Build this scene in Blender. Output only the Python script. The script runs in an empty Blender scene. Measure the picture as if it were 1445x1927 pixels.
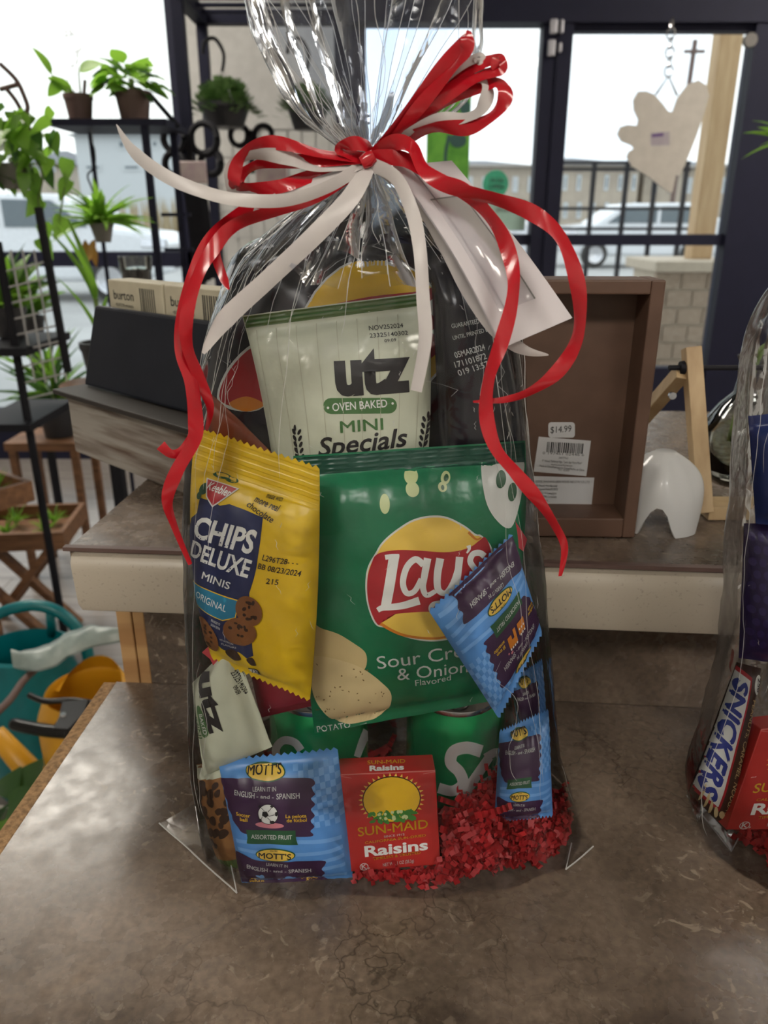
import bpy, bmesh, math, random
from math import sin, cos, pi, radians, atan, sqrt
from mathutils import Vector, Matrix, noise
V = Vector
random.seed(7)
sc = bpy.context.scene
col = sc.collection
# ------------------------------------------------------------------ camera
FPX, PITCH, CZ = 1460.0, radians(20.8), 1.275
cam = bpy.data.cameras.new('camera')
cam.sensor_fit = 'VERTICAL'; cam.sensor_height = 36.0; cam.lens = FPX/1927*36
cam.clip_start = 0.01; cam.clip_end = 500
cam.dof.use_dof = True; cam.dof.focus_distance = 0.43; cam.dof.aperture_fstop = 11.0
camo = bpy.data.objects.new('camera', cam); col.objects.link(camo)
camo.location = (0, 0, CZ); camo.rotation_euler = (pi/2-PITCH, 0, 0)
sc.camera = camo
# ------------------------------------------------------------------ sky and exposure
w = bpy.data.worlds.new('sky'); sc.world = w; w.use_nodes = True
nt = w.node_tree; nt.nodes.clear()
out = nt.nodes.new('ShaderNodeOutputWorld'); bg = nt.nodes.new('ShaderNodeBackground')
tc = nt.nodes.new('ShaderNodeTexCoord'); nz = nt.nodes.new('ShaderNodeTexNoise'); rp = nt.nodes.new('ShaderNodeValToRGB')
nz.inputs['Scale'].default_value = 3.0; nz.inputs['Detail'].default_value = 4
rp.color_ramp.elements[0].position = .35; rp.color_ramp.elements[0].color = (.80, .88, 1, 1)
rp.color_ramp.elements[1].position = .6; rp.color_ramp.elements[1].color = (1, 1, 1, 1)
nt.links.new(tc.outputs['Generated'], nz.inputs['Vector']); nt.links.new(nz.outputs['Fac'], rp.inputs['Fac'])
nt.links.new(rp.outputs['Color'], bg.inputs['Color']); nt.links.new(bg.outputs['Background'], out.inputs['Surface'])
bg.inputs['Strength'].default_value = 1.05
LAMP = 15.0
vs = sc.view_settings
vs.view_transform = 'Standard'; vs.look = 'None'; vs.exposure = 0.85; vs.gamma = 1.0; vs.use_curve_mapping = False
try:
    sc.cycles.use_denoising = True
    sc.cycles.transparent_max_bounces = 24; sc.cycles.max_bounces = 8
except Exception: pass
# ------------------------------------------------------------------ projections of the photograph (a point at a stated depth)
FW = V((0, cos(PITCH), -sin(PITCH))); UP = V((0, sin(PITCH), cos(PITCH))); RT = V((1, 0, 0)); CAM = V((0, 0, CZ))
def ray(px, py): return FW + RT*((px-722.5)/FPX) - UP*((py-963.5)/FPX)
def P(px, py, Y):
    d = ray(px, py); return CAM + d*(Y/d.y)
def PZ(px, py, z):
    d = ray(px, py); return CAM + d*((z-CZ)/d.z)
def proj(p):
    q = V(p)-CAM; a = q.dot(FW); return (722.5+FPX*q.x/a, 963.5-FPX*q.dot(UP)/a)
# ------------------------------------------------------------------ materials
MATS = {}
def mat(name, c, rough=.5, metal=0, c2=None, scale=20, bump=0, bscale=None, spec=.5, stretch=None, detail=3, trans=0, emit=0, lo=.35, hi=.65, coat=0, rotz=None):
    if name in MATS: return MATS[name]
    m = bpy.data.materials.new(name); m.use_nodes = True; n = m.node_tree; b = n.nodes['Principled BSDF']
    b.inputs['Base Color'].default_value = (*c, 1); b.inputs['Roughness'].default_value = rough; b.inputs['Metallic'].default_value = metal
    b.inputs['Specular IOR Level'].default_value = spec
    if coat: b.inputs['Coat Weight'].default_value = coat; b.inputs['Coat Roughness'].default_value = .08
    if trans: b.inputs['Transmission Weight'].default_value = trans
    if emit: b.inputs['Emission Color'].default_value = (*c, 1); b.inputs['Emission Strength'].default_value = emit
    t = n.nodes.new('ShaderNodeTexCoord'); src = t.outputs['Object']
    if stretch:
        mp = n.nodes.new('ShaderNodeMapping'); mp.inputs['Scale'].default_value = stretch
        if rotz is not None: mp.vector_type = 'TEXTURE'; mp.inputs['Rotation'].default_value = (0, 0, rotz); mp.inputs['Scale'].default_value = tuple(1/x for x in stretch)
        n.links.new(src, mp.inputs['Vector']); src = mp.outputs['Vector']
    z = n.nodes.new('ShaderNodeTexNoise'); z.inputs['Scale'].default_value = scale; z.inputs['Detail'].default_value = detail
    n.links.new(src, z.inputs['Vector'])
    r = n.nodes.new('ShaderNodeValToRGB'); r.color_ramp.elements[0].position = lo; r.color_ramp.elements[1].position = hi
    if c2 is None: c2 = tuple(x*.9 for x in c)
    r.color_ramp.elements[0].color = (*c, 1); r.color_ramp.elements[1].color = (*c2, 1)
    n.links.new(z.outputs['Fac'], r.inputs['Fac']); n.links.new(r.outputs['Color'], b.inputs['Base Color'])
    if bump:
        z2 = z
        if bscale:
            z2 = n.nodes.new('ShaderNodeTexNoise'); z2.inputs['Scale'].default_value = bscale; z2.inputs['Detail'].default_value = 2
            n.links.new(src, z2.inputs['Vector'])
        bp = n.nodes.new('ShaderNodeBump'); bp.inputs['Strength'].default_value = bump; bp.inputs['Distance'].default_value = .002
        n.links.new(z2.outputs['Fac'], bp.inputs['Height']); n.links.new(bp.outputs['Normal'], b.inputs['Normal'])
    MATS[name] = m; return m
def film_mat(name, gloss=1.0, tint=(.97, .98, 1), rough=.06, bump=.6, white=0.0, scale=60):
    m = bpy.data.materials.new(name); m.use_nodes = True; n = m.node_tree; n.nodes.clear()
    o = n.nodes.new('ShaderNodeOutputMaterial'); mx = n.nodes.new('ShaderNodeMixShader')
    tr = n.nodes.new('ShaderNodeBsdfTransparent'); tr.inputs['Color'].default_value = (*tint, 1)
    gl = n.nodes.new('ShaderNodeBsdfGlossy'); gl.inputs['Roughness'].default_value = rough
    fr = n.nodes.new('ShaderNodeFresnel'); fr.inputs['IOR'].default_value = 1.45
    mul = n.nodes.new('ShaderNodeMath'); mul.operation = 'MULTIPLY'; mul.inputs[1].default_value = gloss; mul.use_clamp = True
    if bump:
        t = n.nodes.new('ShaderNodeTexCoord'); z = n.nodes.new('ShaderNodeTexVoronoi'); z.feature = 'DISTANCE_TO_EDGE'; z.inputs['Scale'].default_value = scale
        dz = n.nodes.new('ShaderNodeTexNoise'); dz.inputs['Scale'].default_value = 25
        ad = n.nodes.new('ShaderNodeMixRGB'); ad.inputs['Fac'].default_value = .12
        n.links.new(t.outputs['Object'], dz.inputs['Vector']); n.links.new(t.outputs['Object'], ad.inputs['Color1']); n.links.new(dz.outputs['Color'], ad.inputs['Color2'])
        n.links.new(ad.outputs['Color'], z.inputs['Vector'])
        bp = n.nodes.new('ShaderNodeBump'); bp.inputs['Strength'].default_value = bump; bp.inputs['Distance'].default_value = .003
        n.links.new(z.outputs['Distance'], bp.inputs['Height']); n.links.new(bp.outputs['Normal'], gl.inputs['Normal']); n.links.new(bp.outputs['Normal'], fr.inputs['Normal'])
    n.links.new(fr.outputs['Fac'], mul.inputs[0]); n.links.new(mul.outputs[0], mx.inputs['Fac'])
    n.links.new(tr.outputs[0], mx.inputs[1]); n.links.new(gl.outputs[0], mx.inputs[2])
    last = mx
    if white:
        d = n.nodes.new('ShaderNodeBsdfTranslucent'); d.inputs['Color'].default_value = (1, 1, 1, 1)
        d2 = n.nodes.new('ShaderNodeBsdfDiffuse'); d2.inputs['Color'].default_value = (1, 1, 1, 1)
        a = n.nodes.new('ShaderNodeMixShader'); a.inputs['Fac'].default_value = .4
        n.links.new(d.outputs[0], a.inputs[1]); n.links.new(d2.outputs[0], a.inputs[2])
        mw = n.nodes.new('ShaderNodeMixShader'); mw.inputs['Fac'].default_value = white
        n.links.new(mx.outputs[0], mw.inputs[1]); n.links.new(a.outputs[0], mw.inputs[2]); last = mw
    n.links.new(last.outputs[0], o.inputs['Surface']); MATS[name] = m; return m
# ------------------------------------------------------------------ mesh builder
class MB:
    def __init__(s): s.v = []; s.f = []; s.sm = True
    def add(s, vs_, fs):
        k = len(s.v); s.v += [V(p) for p in vs_]; s.f += [tuple(i+k for i in f) for f in fs]; return s
    def box(s, a, b, M=None):
        a, b = V(a), V(b)
        p = [V((x, y, z)) for x in (a.x, b.x) for y in (a.y, b.y) for z in (a.z, b.z)]
        if M: p = [M(q) if callable(M) else M @ q for q in p]
        return s.add(p, [(0, 1, 3, 2), (4, 6, 7, 5), (0, 4, 5, 1), (2, 3, 7, 6), (0, 2, 6, 4), (1, 5, 7, 3)])
    def bar(s, a, b, w_, h=None, up=(0, 0, 1)):      # square bar from a to b
        a, b = V(a), V(b); h = h or w_; t = (b-a).normalized(); u = V(up)
        if abs(t.dot(u)) > .98: u = V((0, 1, 0))
        x = t.cross(u).normalized()*(w_/2); y = x.cross(t).normalized()*(h/2)
        return s.add([a-x-y, a+x-y, a+x+y, a-x+y, b-x-y, b+x-y, b+x+y, b-x+y], [(0, 3, 2, 1), (4, 5, 6, 7), (0, 1, 5, 4), (1, 2, 6, 5), (2, 3, 7, 6), (3, 0, 4, 7)])
    def tube(s, pts, r, n=8, cap=True):
        pts = [V(p) for p in pts]; k = len(s.v); m = len(pts)
        rs = r if isinstance(r, (list, tuple)) else [r]*m
        nrm = None
        for i, p in enumerate(pts):
            t = (pts[min(i+1, m-1)]-pts[max(i-1, 0)]).normalized()
            if nrm is None:
                nrm = t.orthogonal().normalized()
            else:
                nrm = (nrm-t*nrm.dot(t)); nrm = nrm.normalized() if nrm.length > 1e-6 else t.orthogonal().normalized()
            bn = t.cross(nrm)
            for j in range(n):
                a = 2*pi*j/n; s.v.append(p+(nrm*cos(a)+bn*sin(a))*rs[i])
        for i in range(m-1):
            for j in range(n):
                j2 = (j+1) % n; s.f.append((k+i*n+j, k+i*n+j2, k+(i+1)*n+j2, k+(i+1)*n+j))
        if cap:
            s.f.append(tuple(k+j for j in range(n))[::-1]); s.f.append(tuple(k+(m-1)*n+j for j in range(n)))
        return s
    def lathe(s, c, prof, n=24, sq=(1, 1), M=None):    # prof: (r, z)
        c = V(c); k = len(s.v)
        for r, z in prof:
            for j in range(n):
                a = 2*pi*j/n; q = V((r*cos(a)*sq[0], r*sin(a)*sq[1], z)); s.v.append(c+(M @ q if M else q))
        for i in range(len(prof)-1):
            for j in range(n):
                j2 = (j+1) % n; s.f.append((k+i*n+j, k+i*n+j2, k+(i+1)*n+j2, k+(i+1)*n+j))
        return s
    def grid(s, fn, nu, nv, closed=False):
        k = len(s.v); m = nu if closed else nu+1
        for j in range(nv+1):
            for i in range(m): s.v.append(V(fn(i/nu, j/nv)))
        for j in range(nv):
            for i in range(nu):
                i2 = (i+1) % m if closed else i+1
                s.f.append((k+j*m+i, k+j*m+i2, k+(j+1)*m+i2, k+(j+1)*m+i))
        return s
    def prism(s, poly, d):      # closed 3D outline, thickened along vector d
        n = len(poly); d = V(d); a = [V(p) for p in poly]; k = len(s.v)
        s.v += a + [p+d for p in a]
        s.f += [tuple(k+i for i in range(n))[::-1], tuple(k+n+i for i in range(n))]
        s.f += [(k+i, k+(i+1) % n, k+n+(i+1) % n, k+n+i) for i in range(n)]
        return s
def wloc(o):
    p = V((0, 0, 0))
    while o is not None: p = p + o.location; o = o.parent
    return p
def obj(name, mb, m, parent=None, smooth=False, loc=None, bevel=0, kind=None):
    me = bpy.data.meshes.new(name); off = wloc(parent)
    if parent is None and loc is None:
        lo = V([min(p[i] for p in mb.v) for i in range(3)]); hi = V([max(p[i] for p in mb.v) for i in range(3)])
        loc = V(((lo.x+hi.x)/2, (lo.y+hi.y)/2, lo.z))
    base = V(loc) if (parent is None) else off
    me.from_pydata([tuple(p-base) for p in mb.v], [], mb.f); me.update()
    if smooth is not False:
        me.polygons.foreach_set('use_smooth', [True]*len(me.polygons))
        if smooth is not True: me.set_sharp_from_angle(angle=radians(smooth))
    me.materials.append(MATS[m] if isinstance(m, str) else m)
    o = bpy.data.objects.new(name, me); col.objects.link(o); o.parent = parent
    if parent is None: o.location = base
    if bevel:
        bv = o.modifiers.new('bevel', 'BEVEL'); bv.width = bevel; bv.segments = 2; bv.limit_method = 'ANGLE'
    if kind: o['kind'] = kind
    return o
def tag(o, label, cat, group=None):
    o['label'] = label; o['category'] = cat
    if group: o['group'] = group
    return o
def thing(name, label, cat, loc, group=None):
    o = bpy.data.objects.new(name, None); col.objects.link(o); o.location = loc; o.empty_display_size = .02
    return tag(o, label, cat, group)
def struct(name, mb, m, **k):
    o = obj(name, mb, m, **k); o['kind'] = 'structure'; return o
def sempty(name, loc):
    o = bpy.data.objects.new(name, None); col.objects.link(o); o.location = loc; o['kind'] = 'structure'; return o
def cat_rom(pts, n=8):
    pts = [V(p) for p in pts]; out_ = []
    for i in range(len(pts)-1):
        p0 = pts[max(i-1, 0)]; p1 = pts[i]; p2 = pts[i+1]; p3 = pts[min(i+2, len(pts)-1)]
        for k in range(n):
            t = k/n; out_.append(.5*((2*p1)+(p2-p0)*t+(2*p0-5*p1+4*p2-p3)*t*t+(3*p1-p0-3*p2+p3)*t**3))
    out_.append(pts[-1]); return out_
# ------------------------------------------------------------------ flat print: 2D shapes laid on a surface
TXT = {}
def text2d(s, bold=0, shear=0, space=1.0):
    key = (s, bold, shear, space)
    if key in TXT: return TXT[key]
    if bold > 0 and any(c in 'MNWKVmw' for c in s):     # heavy weight for letters with narrow notches: overlaid shifted copies
        v0, f0 = text2d(s, 0, shear, space); k = bold*1.1; n0 = len(v0); v1 = []; f1 = []
        asp = max(.2, len(s)*.62*.73)
        for i, (dx, dy) in enumerate(((0, 0), (k, 0), (-k, 0), (0, k), (0, -k))):
            v1 += [(x+dx/asp*.73, y+dy/.73) for x, y in v0]; f1 += [tuple(q+i*n0 for q in f) for f in f0]
        TXT[key] = (v1, f1); return TXT[key]
    cu = bpy.data.curves.new('lettering', 'FONT'); cu.body = s; cu.size = 1; cu.offset = bold; cu.shear = shear; cu.space_character = space; cu.resolution_u = 3
    o = bpy.data.objects.new('lettering', cu); col.objects.link(o)
    dg = bpy.context.evaluated_depsgraph_get()
    me = bpy.data.meshes.new_from_object(o.evaluated_get(dg))
    vs_ = [(p.co.x, p.co.y) for p in me.vertices]; fs = [tuple(p.vertices) for p in me.polygons]
    bpy.data.objects.remove(o); bpy.data.curves.remove(cu); bpy.data.meshes.remove(me)
    x0 = min(p[0] for p in vs_); x1 = max(p[0] for p in vs_)
    r = ([((x-x0)/(x1-x0), y/.73) for x, y in vs_], fs); TXT[key] = r; return r
def T(s, A, B, h, bold=.01, shear=0, space=1.0):
    v, f = text2d(s, bold, shear, space); A = V(A); B = V(B); d = B-A; u = V((d.y, -d.x)).normalized()*h
    return [(tuple(A+d*x+u*y)) for x, y in v], f
def E(cx, cy, rx, ry=None, rot=0, n=28):
    ry = ry or rx; c, s = cos(radians(rot)), sin(radians(rot))
    return [(cx+rx*cos(a)*c-ry*sin(a)*s, cy+rx*cos(a)*s+ry*sin(a)*c) for a in [2*pi*i/n for i in range(n)]], [tuple(range(n))]
def G(*pts): return list(pts), [tuple(range(len(pts)))]
def SG(*pts, n=5):
    p = [V((*q, 0)) for q in pts]; m = len(p); o_ = []
    for i in range(m):
        p0, p1, p2, p3 = p[i-1], p[i], p[(i+1) % m], p[(i+2) % m]
        for k in range(n):
            t = k/n; q = .5*((2*p1)+(p2-p0)*t+(2*p0-5*p1+4*p2-p3)*t*t+(3*p1-p0-3*p2+p3)*t**3); o_.append((q.x, q.y))
    return o_, [tuple(range(len(o_)))]
def ST(pts, w0, w1=None, n=6, smooth=True):     # brush stroke
    q = cat_rom([V((*p, 0)) for p in pts], n) if smooth and len(pts) > 2 else [V((*p, 0)) for p in pts]
    w1 = w1 or w0; m = len(q); vs_ = []; fs = []
    for i, p in enumerate(q):
        t = (q[min(i+1, m-1)]-q[max(i-1, 0)]).normalized(); x = V((-t.y, t.x, 0))*((w0+(w1-w0)*i/(m-1))/2)
        vs_ += [((p-x).x, (p-x).y), ((p+x).x, (p+x).y)]
    for i in range(m-1): fs.append((2*i, 2*i+1, 2*i+3, 2*i+2))
    return vs_, fs
def ring(cx, cy, rx, ry, wd, rot=0, n=36):
    a, _ = E(cx, cy, rx, ry, rot, n); b, _ = E(cx, cy, rx-wd, ry-wd, rot, n)
    return a+b, [(i, (i+1) % n, n+(i+1) % n, n+i) for i in range(n)]
def J(*shapes):
    v = []; f = []
    for a, b in shapes:
        k = len(v); v += list(a); f += [tuple(i+k for i in q) for q in b]
    return v, f
def RR(x0, y0, x1, y1, r):
    o_ = []
    for cx, cy, a0 in ((x1-r, y0+r, -90), (x1-r, y1-r, 0), (x0+r, y1-r, 90), (x0+r, y0+r, 180)):
        for k in range(5):
            a = radians(a0+k*22.5); o_.append((cx+r*cos(a), cy+r*sin(a)))
    return o_, [tuple(range(len(o_)))]
def zf(shape, x0, y0, s): return [(x0+x/s, y0+y/s) for x, y in shape[0]], shape[1]
class Surf:
    """something printed on: S(u,v)->point; px corners of the patch TL,TR,BR,BL"""
    def uv(s, p):
        (ax, ay), (bx, by), (cx, cy), (dx, dy) = s.px; u = v = .5
        for _ in range(8):
            x = ax*(1-u)*(1-v)+bx*u*(1-v)+cx*u*v+dx*(1-u)*v-p[0]; y = ay*(1-u)*(1-v)+by*u*(1-v)+cy*u*v+dy*(1-u)*v-p[1]
            xu = (bx-ax)*(1-v)+(cx-dx)*v; xv = (dx-ax)*(1-u)+(cx-bx)*u; yu = (by-ay)*(1-v)+(cy-dy)*v; yv = (dy-ay)*(1-u)+(cy-by)*u
            D = xu*yv-xv*yu
            if abs(D) < 1e-9: break
            u -= (x*yv-y*xv)/D; v -= (y*xu-x*yu)/D
        return u, v
    def N(s, u, v):
        e = .01; a = s.S(min(u+e, 1), v)-s.S(max(u-e, 0), v); b = s.S(u, min(v+e, 1))-s.S(u, max(v-e, 0))
        n = b.cross(a)
        if n.length < 1e-12: return s.n0
        n.normalize(); return n if n.dot(s.n0) > 0 else -n
    def print_(s, name, shape, m, layer=1, uv=False, step=.035, parent=None, label=None):
        vs_, fs = shape
        pts = [p if uv else s.uv(p) for p in vs_]
        bm = bmesh.new(); bv = [bm.verts.new((p[0], p[1]*s.asp, 0)) for p in pts]
        for f in fs:
            try: bm.faces.new([bv[i] for i in f])
            except ValueError: pass
        bmesh.ops.triangulate(bm, faces=bm.faces[:])
        for _ in range(5):
            le = [e for e in bm.edges if e.calc_length() > step]
            if not le: break
            bmesh.ops.subdivide_edges(bm, edges=le, cuts=1); bmesh.ops.triangulate(bm, faces=[f for f in bm.faces if len(f.verts) > 3])
        mb = MB()
        for i, q in enumerate(bm.verts):
            q.index = i; u = min(max(q.co.x, s.lim[0]), s.lim[1]); v = min(max(q.co.y/s.asp, s.lim[2]), s.lim[3])
            mb.v.append(s.S(u, v)+s.N(u, v)*(s.gap*layer))
        bm.verts.index_update()
        mb.f = [tuple(q.index for q in f.verts) for f in bm.faces]; bm.free()
        o = obj(name, mb, m, parent or s.root, smooth=True)
        if label: o['label'] = label
        return o
class Pouch(Surf):
    gap = .00022
    def __init__(s, name, label, cat, px, Ys, m, bulge=.012, seal=(.09, .06), wr=.0012, seed=0, group=None, nu=30, nv=36, bow=(0, 0, 0, 0), zig=0, mback=None, sealmat=None, freq=45, lim=(.005, .995, .005, .995), edge=2.6):
        s.px = px; s.lim = lim; s.wr = wr; s.bow = bow; s.bulge = bulge; s.seal = seal; s.sd = V((seed*3.1, seed*1.7, seed*.9)); s.freq = freq; s.edge = edge
        s.c = [P(x, y, Y) for (x, y), Y in zip(px, Ys)]
        s.ex = ((s.c[1]-s.c[0])+(s.c[2]-s.c[3])).normalized(); s.ey = ((s.c[3]-s.c[0])+(s.c[2]-s.c[1])).normalized()
        s.n0 = s.ey.cross(s.ex).normalized()
        mid = sum(s.c, V())/4
        if s.n0.dot(CAM-mid) < 0: s.n0 = -s.n0
        W = ((s.c[1]-s.c[0]).length+(s.c[2]-s.c[3]).length)/2; H = ((s.c[3]-s.c[0]).length+(s.c[2]-s.c[1]).length)/2
        s.asp = H/W
        base = V((mid.x, mid.y, min(p.z for p in s.c)))
        s.root = thing(name, label, cat, base, group)
        mb = MB(); nb = zig or nu
        def edge_zig(u, v, front=1):
            p = s.S(u, v) if front > 0 else s.B(u, v)
            if zig and (v < 1e-6 or v > 1-1e-6):
                k = round(u*nu); p = p + s.ey*((.0009 if k % 2 else -.0009)*(1 if v > .5 else -1))
            return p
        mb.grid(lambda u, v: edge_zig(u, v), nu, nv); f1 = len(mb.f)
        mb.grid(lambda u, v: edge_zig(u, v, -1), nu, nv)
        for i in range(f1, len(mb.f)): mb.f[i] = mb.f[i][::-1]
        s.body = obj('wrapper', mb, m, s.root, smooth=True)
        me = s.body.data; bm = bmesh.new(); bm.from_mesh(me); bmesh.ops.remove_doubles(bm, verts=bm.verts[:], dist=.00008); bmesh.ops.recalc_face_normals(bm, faces=bm.faces[:]); bm.to_mesh(me); bm.free()
    def flat(s, u, v):
        a, b, c, d = s.c; p = a*((1-u)*(1-v))+b*(u*(1-v))+c*(u*v)+d*((1-u)*v)
        q = 4*v*(1-v); r = 4*u*(1-u); L, R, Tp, B = s.bow
        return p+s.ex*((L*(1-u)+R*u)*q)+s.ey*((Tp*(1-v)+B*v)*r)
    def sh(s, u, v):
        t0, t1 = s.seal; vv = (v-t0)/(1-t0-t1)
        if vv <= 0 or vv >= 1: return 0.0
        a = max(0, 1-abs(2*u-1)**s.edge)**.55; b = max(0, 1-abs(2*vv-1)**3)**.6
        return a*b
    def ns(s, u, v):
        p = s.flat(u, v)*s.freq+s.sd
        k = 1-abs(noise.noise(p*.6))*2.0
        t0, t1 = s.seal; e0 = math.exp(-max(0, v-t0)/.13); e1 = math.exp(-max(0, 1-t1-v)/.13)
        g = (1-2.4*abs(noise.noise(V((u*7+s.sd.x, v*1.4, s.sd.y)))))*e0+(1-2.4*abs(noise.noise(V((u*7+s.sd.y, v*1.4, s.sd.x)))))*e1
        return noise.noise(p)*.6+k*.6+noise.noise(p*2.3)*.3+g*.9
    def S(s, u, v):
        h = s.sh(u, v); e = min(u, 1-u)*14; e = min(e, 1)
        t0, t1 = s.seal; crimp = 0
        if v < t0 and t0 > .03: crimp = .0003*sin(v/t0*pi*9)
        if v > 1-t1 and t1 > .03: crimp = .0003*sin((v-1+t1)/t1*pi*7)
        return s.flat(u, v)+s.n0*(s.bulge*h+s.wr*s.ns(u, v)*e*(.35+.65*min(h*2, 1))+crimp+.00025)
    def B(s, u, v):
        h = s.sh(u, v); e = min(min(u, 1-u)*14, 1)
        return s.flat(u, v)-s.n0*(s.bulge*.8*h+.00025-s.wr*.35*s.ns(u, v)*e*(1-min(h*2, 1)))
class Flat(Surf):
    gap = .0002
    def __init__(s, root, c, px=None, lim=(0, 1, 0, 1)):
        s.root = root; s.c = [V(p) for p in c]; s.px = px or [proj(p) for p in s.c]; s.lim = lim
        a, b, cc, d = s.c; s.n0 = (d-a).cross(b-a).normalized()
        if s.n0.dot(CAM-a) < 0: s.n0 = -s.n0
        s.asp = ((d-a).length+(cc-b).length)/((b-a).length+(cc-d).length)
    def S(s, u, v):
        a, b, c, d = s.c; return a*((1-u)*(1-v))+b*(u*(1-v))+c*(u*v)+d*((1-u)*v)
class Cyl(Surf):
    gap = .0002
    def __init__(s, root, c, r, z0, z1, a0, a1):    # angles measured from the direction facing -Y, growing to the right
        s.root = root; s.k = (V(c), r, z0, z1, a0, a1); s.lim = (0, 1, 0, 1); s.asp = (z1-z0)/(r*(a1-a0)); s.n0 = V((0, -1, 0)); s.px = [(0, 0), (1, 0), (1, 1), (0, 1)]
    def S(s, u, v):
        c, r, z0, z1, a0, a1 = s.k; a = a0+(a1-a0)*u; return V((c.x+r*sin(a), c.y-r*cos(a), z1+(z0-z1)*v))
    def N(s, u, v):
        c, r, z0, z1, a0, a1 = s.k; a = a0+(a1-a0)*u; return V((sin(a), -cos(a), 0))
# leaves
def leaf_mesh(name, m, kind='oval', droop=.25, fold=.12, n=6):
    me = bpy.data.meshes.new(name); vs_ = []; fs = []
    for i in range(n+1):
        t = i/n
        wd = {'oval': sin(pi*t**.8)**.8*.5, 'heart': (sin(pi*min(1, (t+.12)/1.12)**.55))*.5, 'blade': (1-t)**.6*min(1, t*6+.35)*.5}[kind] if t < 1 else 0
        z = -droop*t*t; vs_ += [(t, wd, z+fold*wd), (t, 0, z), (t, -wd, z+fold*wd)]
    for i in range(n):
        a = 3*i; fs += [(a, a+3, a+4, a+1), (a+1, a+4, a+5, a+2)]
    me.from_pydata(vs_, [], fs); me.polygons.foreach_set('use_smooth', [True]*len(fs)); me.materials.append(m); return me
def leaf(parent, me, base, d, L, W, roll=0, name='leaf'):
    o = bpy.data.objects.new(name, me); col.objects.link(o); o.parent = parent
    x = V(d).normalized(); u = V((0, 0, 1)); y = u.cross(x)
    if y.length < .05: y = V((1, 0, 0)).cross(x)
    y.normalize(); z = x.cross(y)
    y2 = y*cos(roll)+z*sin(roll); z2 = x.cross(y2); b = V(base)-wloc(parent)
    o.matrix_local = Matrix(((x.x*L, y2.x*W, z2.x*L, b.x), (x.y*L, y2.y*W, z2.y*L, b.y), (x.z*L, y2.z*W, z2.z*L, b.z), (0, 0, 0, 1)))
    return o
def pot_prof(r0, r1, h, t=.006): return [(0, 0), (r0, 0), (r1*.97, h*.82), (r1*1.03, h*.82), (r1*1.04, h), (r1*1.04-t, h), (r1*.9, h*.85), (0, h*.85)]
# ------------------------------------------------------------------ shared materials
def laminate(name, dark=(.072, .052, .038), mid=(.15, .112, .084), pale=(.32, .26, .20), rough=.25):
    m = bpy.data.materials.new(name); m.use_nodes = True; n = m.node_tree; b = n.nodes['Principled BSDF']; L = n.links.new
    t = n.nodes.new('ShaderNodeTexCoord')
    def nz_(s, d, ds=0): 
        z = n.nodes.new('ShaderNodeTexNoise'); z.inputs['Scale'].default_value = s; z.inputs['Detail'].default_value = d; z.inputs['Distortion'].default_value = ds
        L(t.outputs['Object'], z.inputs['Vector']); return z.outputs['Fac']
    def rmp(src, *st):
        r = n.nodes.new('ShaderNodeValToRGB'); el = r.color_ramp.elements
        while len(el) < len(st): el.new(.5)
        for e, (p, c) in zip(el, st): e.position = p; e.color = (*c, 1)
        L(src, r.inputs['Fac']); return r.outputs['Color']
    def mix(f, a, c, mode='MIX'):
        x = n.nodes.new('ShaderNodeMixRGB'); x.blend_type = mode
        L(f, x.inputs['Fac']) if not isinstance(f, float) else setattr(x.inputs['Fac'], 'default_value', f)
        L(a, x.inputs['Color1']); L(c, x.inputs['Color2']) if not isinstance(c, tuple) else setattr(x.inputs['Color2'], 'default_value', (*c, 1)); return x.outputs['Color']
    base = rmp(nz_(8, 12, .6), (.34, dark), (.5, mid), (.66, tuple(x*1.45 for x in mid)))
    fine = rmp(nz_(220, 3), (.3, (.72, .72, .72)), (.65, (1.15, 1.15, 1.15)))
    c = mix(1.0, base, fine, 'MULTIPLY')
    flecks = rmp(nz_(60, 6, 2.5), (.60, (0, 0, 0)), (.66, (1, 1, 1))); spots = rmp(nz_(6, 2), (.45, (0, 0, 0)), (.58, (.8, .8, .8)))
    fm = mix(1.0, flecks, spots, 'MULTIPLY'); c = mix(fm, c, pale)
    vo = n.nodes.new('ShaderNodeTexVoronoi'); vo.feature = 'DISTANCE_TO_EDGE'; vo.inputs['Scale'].default_value = 17
    wz = n.nodes.new('ShaderNodeTexNoise'); wz.inputs['Scale'].default_value = 14; wz.inputs['Detail'].default_value = 5
    ad = n.nodes.new('ShaderNodeMixRGB'); ad.inputs['Fac'].default_value = .16; L(t.outputs['Object'], wz.inputs['Vector']); L(t.outputs['Object'], ad.inputs['Color1']); L(wz.outputs['Color'], ad.inputs['Color2']); L(ad.outputs['Color'], vo.inputs['Vector'])
    cr = rmp(vo.outputs['Distance'], (0, (1, 1, 1)), (.018, (0, 0, 0))); cm = mix(1.0, cr, rmp(nz_(4, 2), (.48, (0, 0, 0)), (.6, (.75, .75, .75))), 'MULTIPLY')
    c = mix(cm, c, tuple(x*.55 for x in dark)); L(c, b.inputs['Base Color'])
    rr = rmp(nz_(60, 4), (.3, (rough*.8,)*3), (.7, (rough*1.35,)*3)); L(rr, b.inputs['Roughness'])
    bp = n.nodes.new('ShaderNodeBump'); bp.inputs['Strength'].default_value = .06; bp.inputs['Distance'].default_value = .001
    L(nz_(160, 4), bp.inputs['Height']); L(bp.outputs['Normal'], b.inputs['Normal'])
    MATS[name] = m; return m
laminate('stone_laminate')
mat('cream_edge', (.42, .37, .30), .35, c2=(.30, .26, .21), scale=420, lo=.62, hi=.74)
mat('particle_board', (.42, .25, .115), .85, c2=(.20, .115, .05), scale=260, bump=.8, detail=4)
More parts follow.
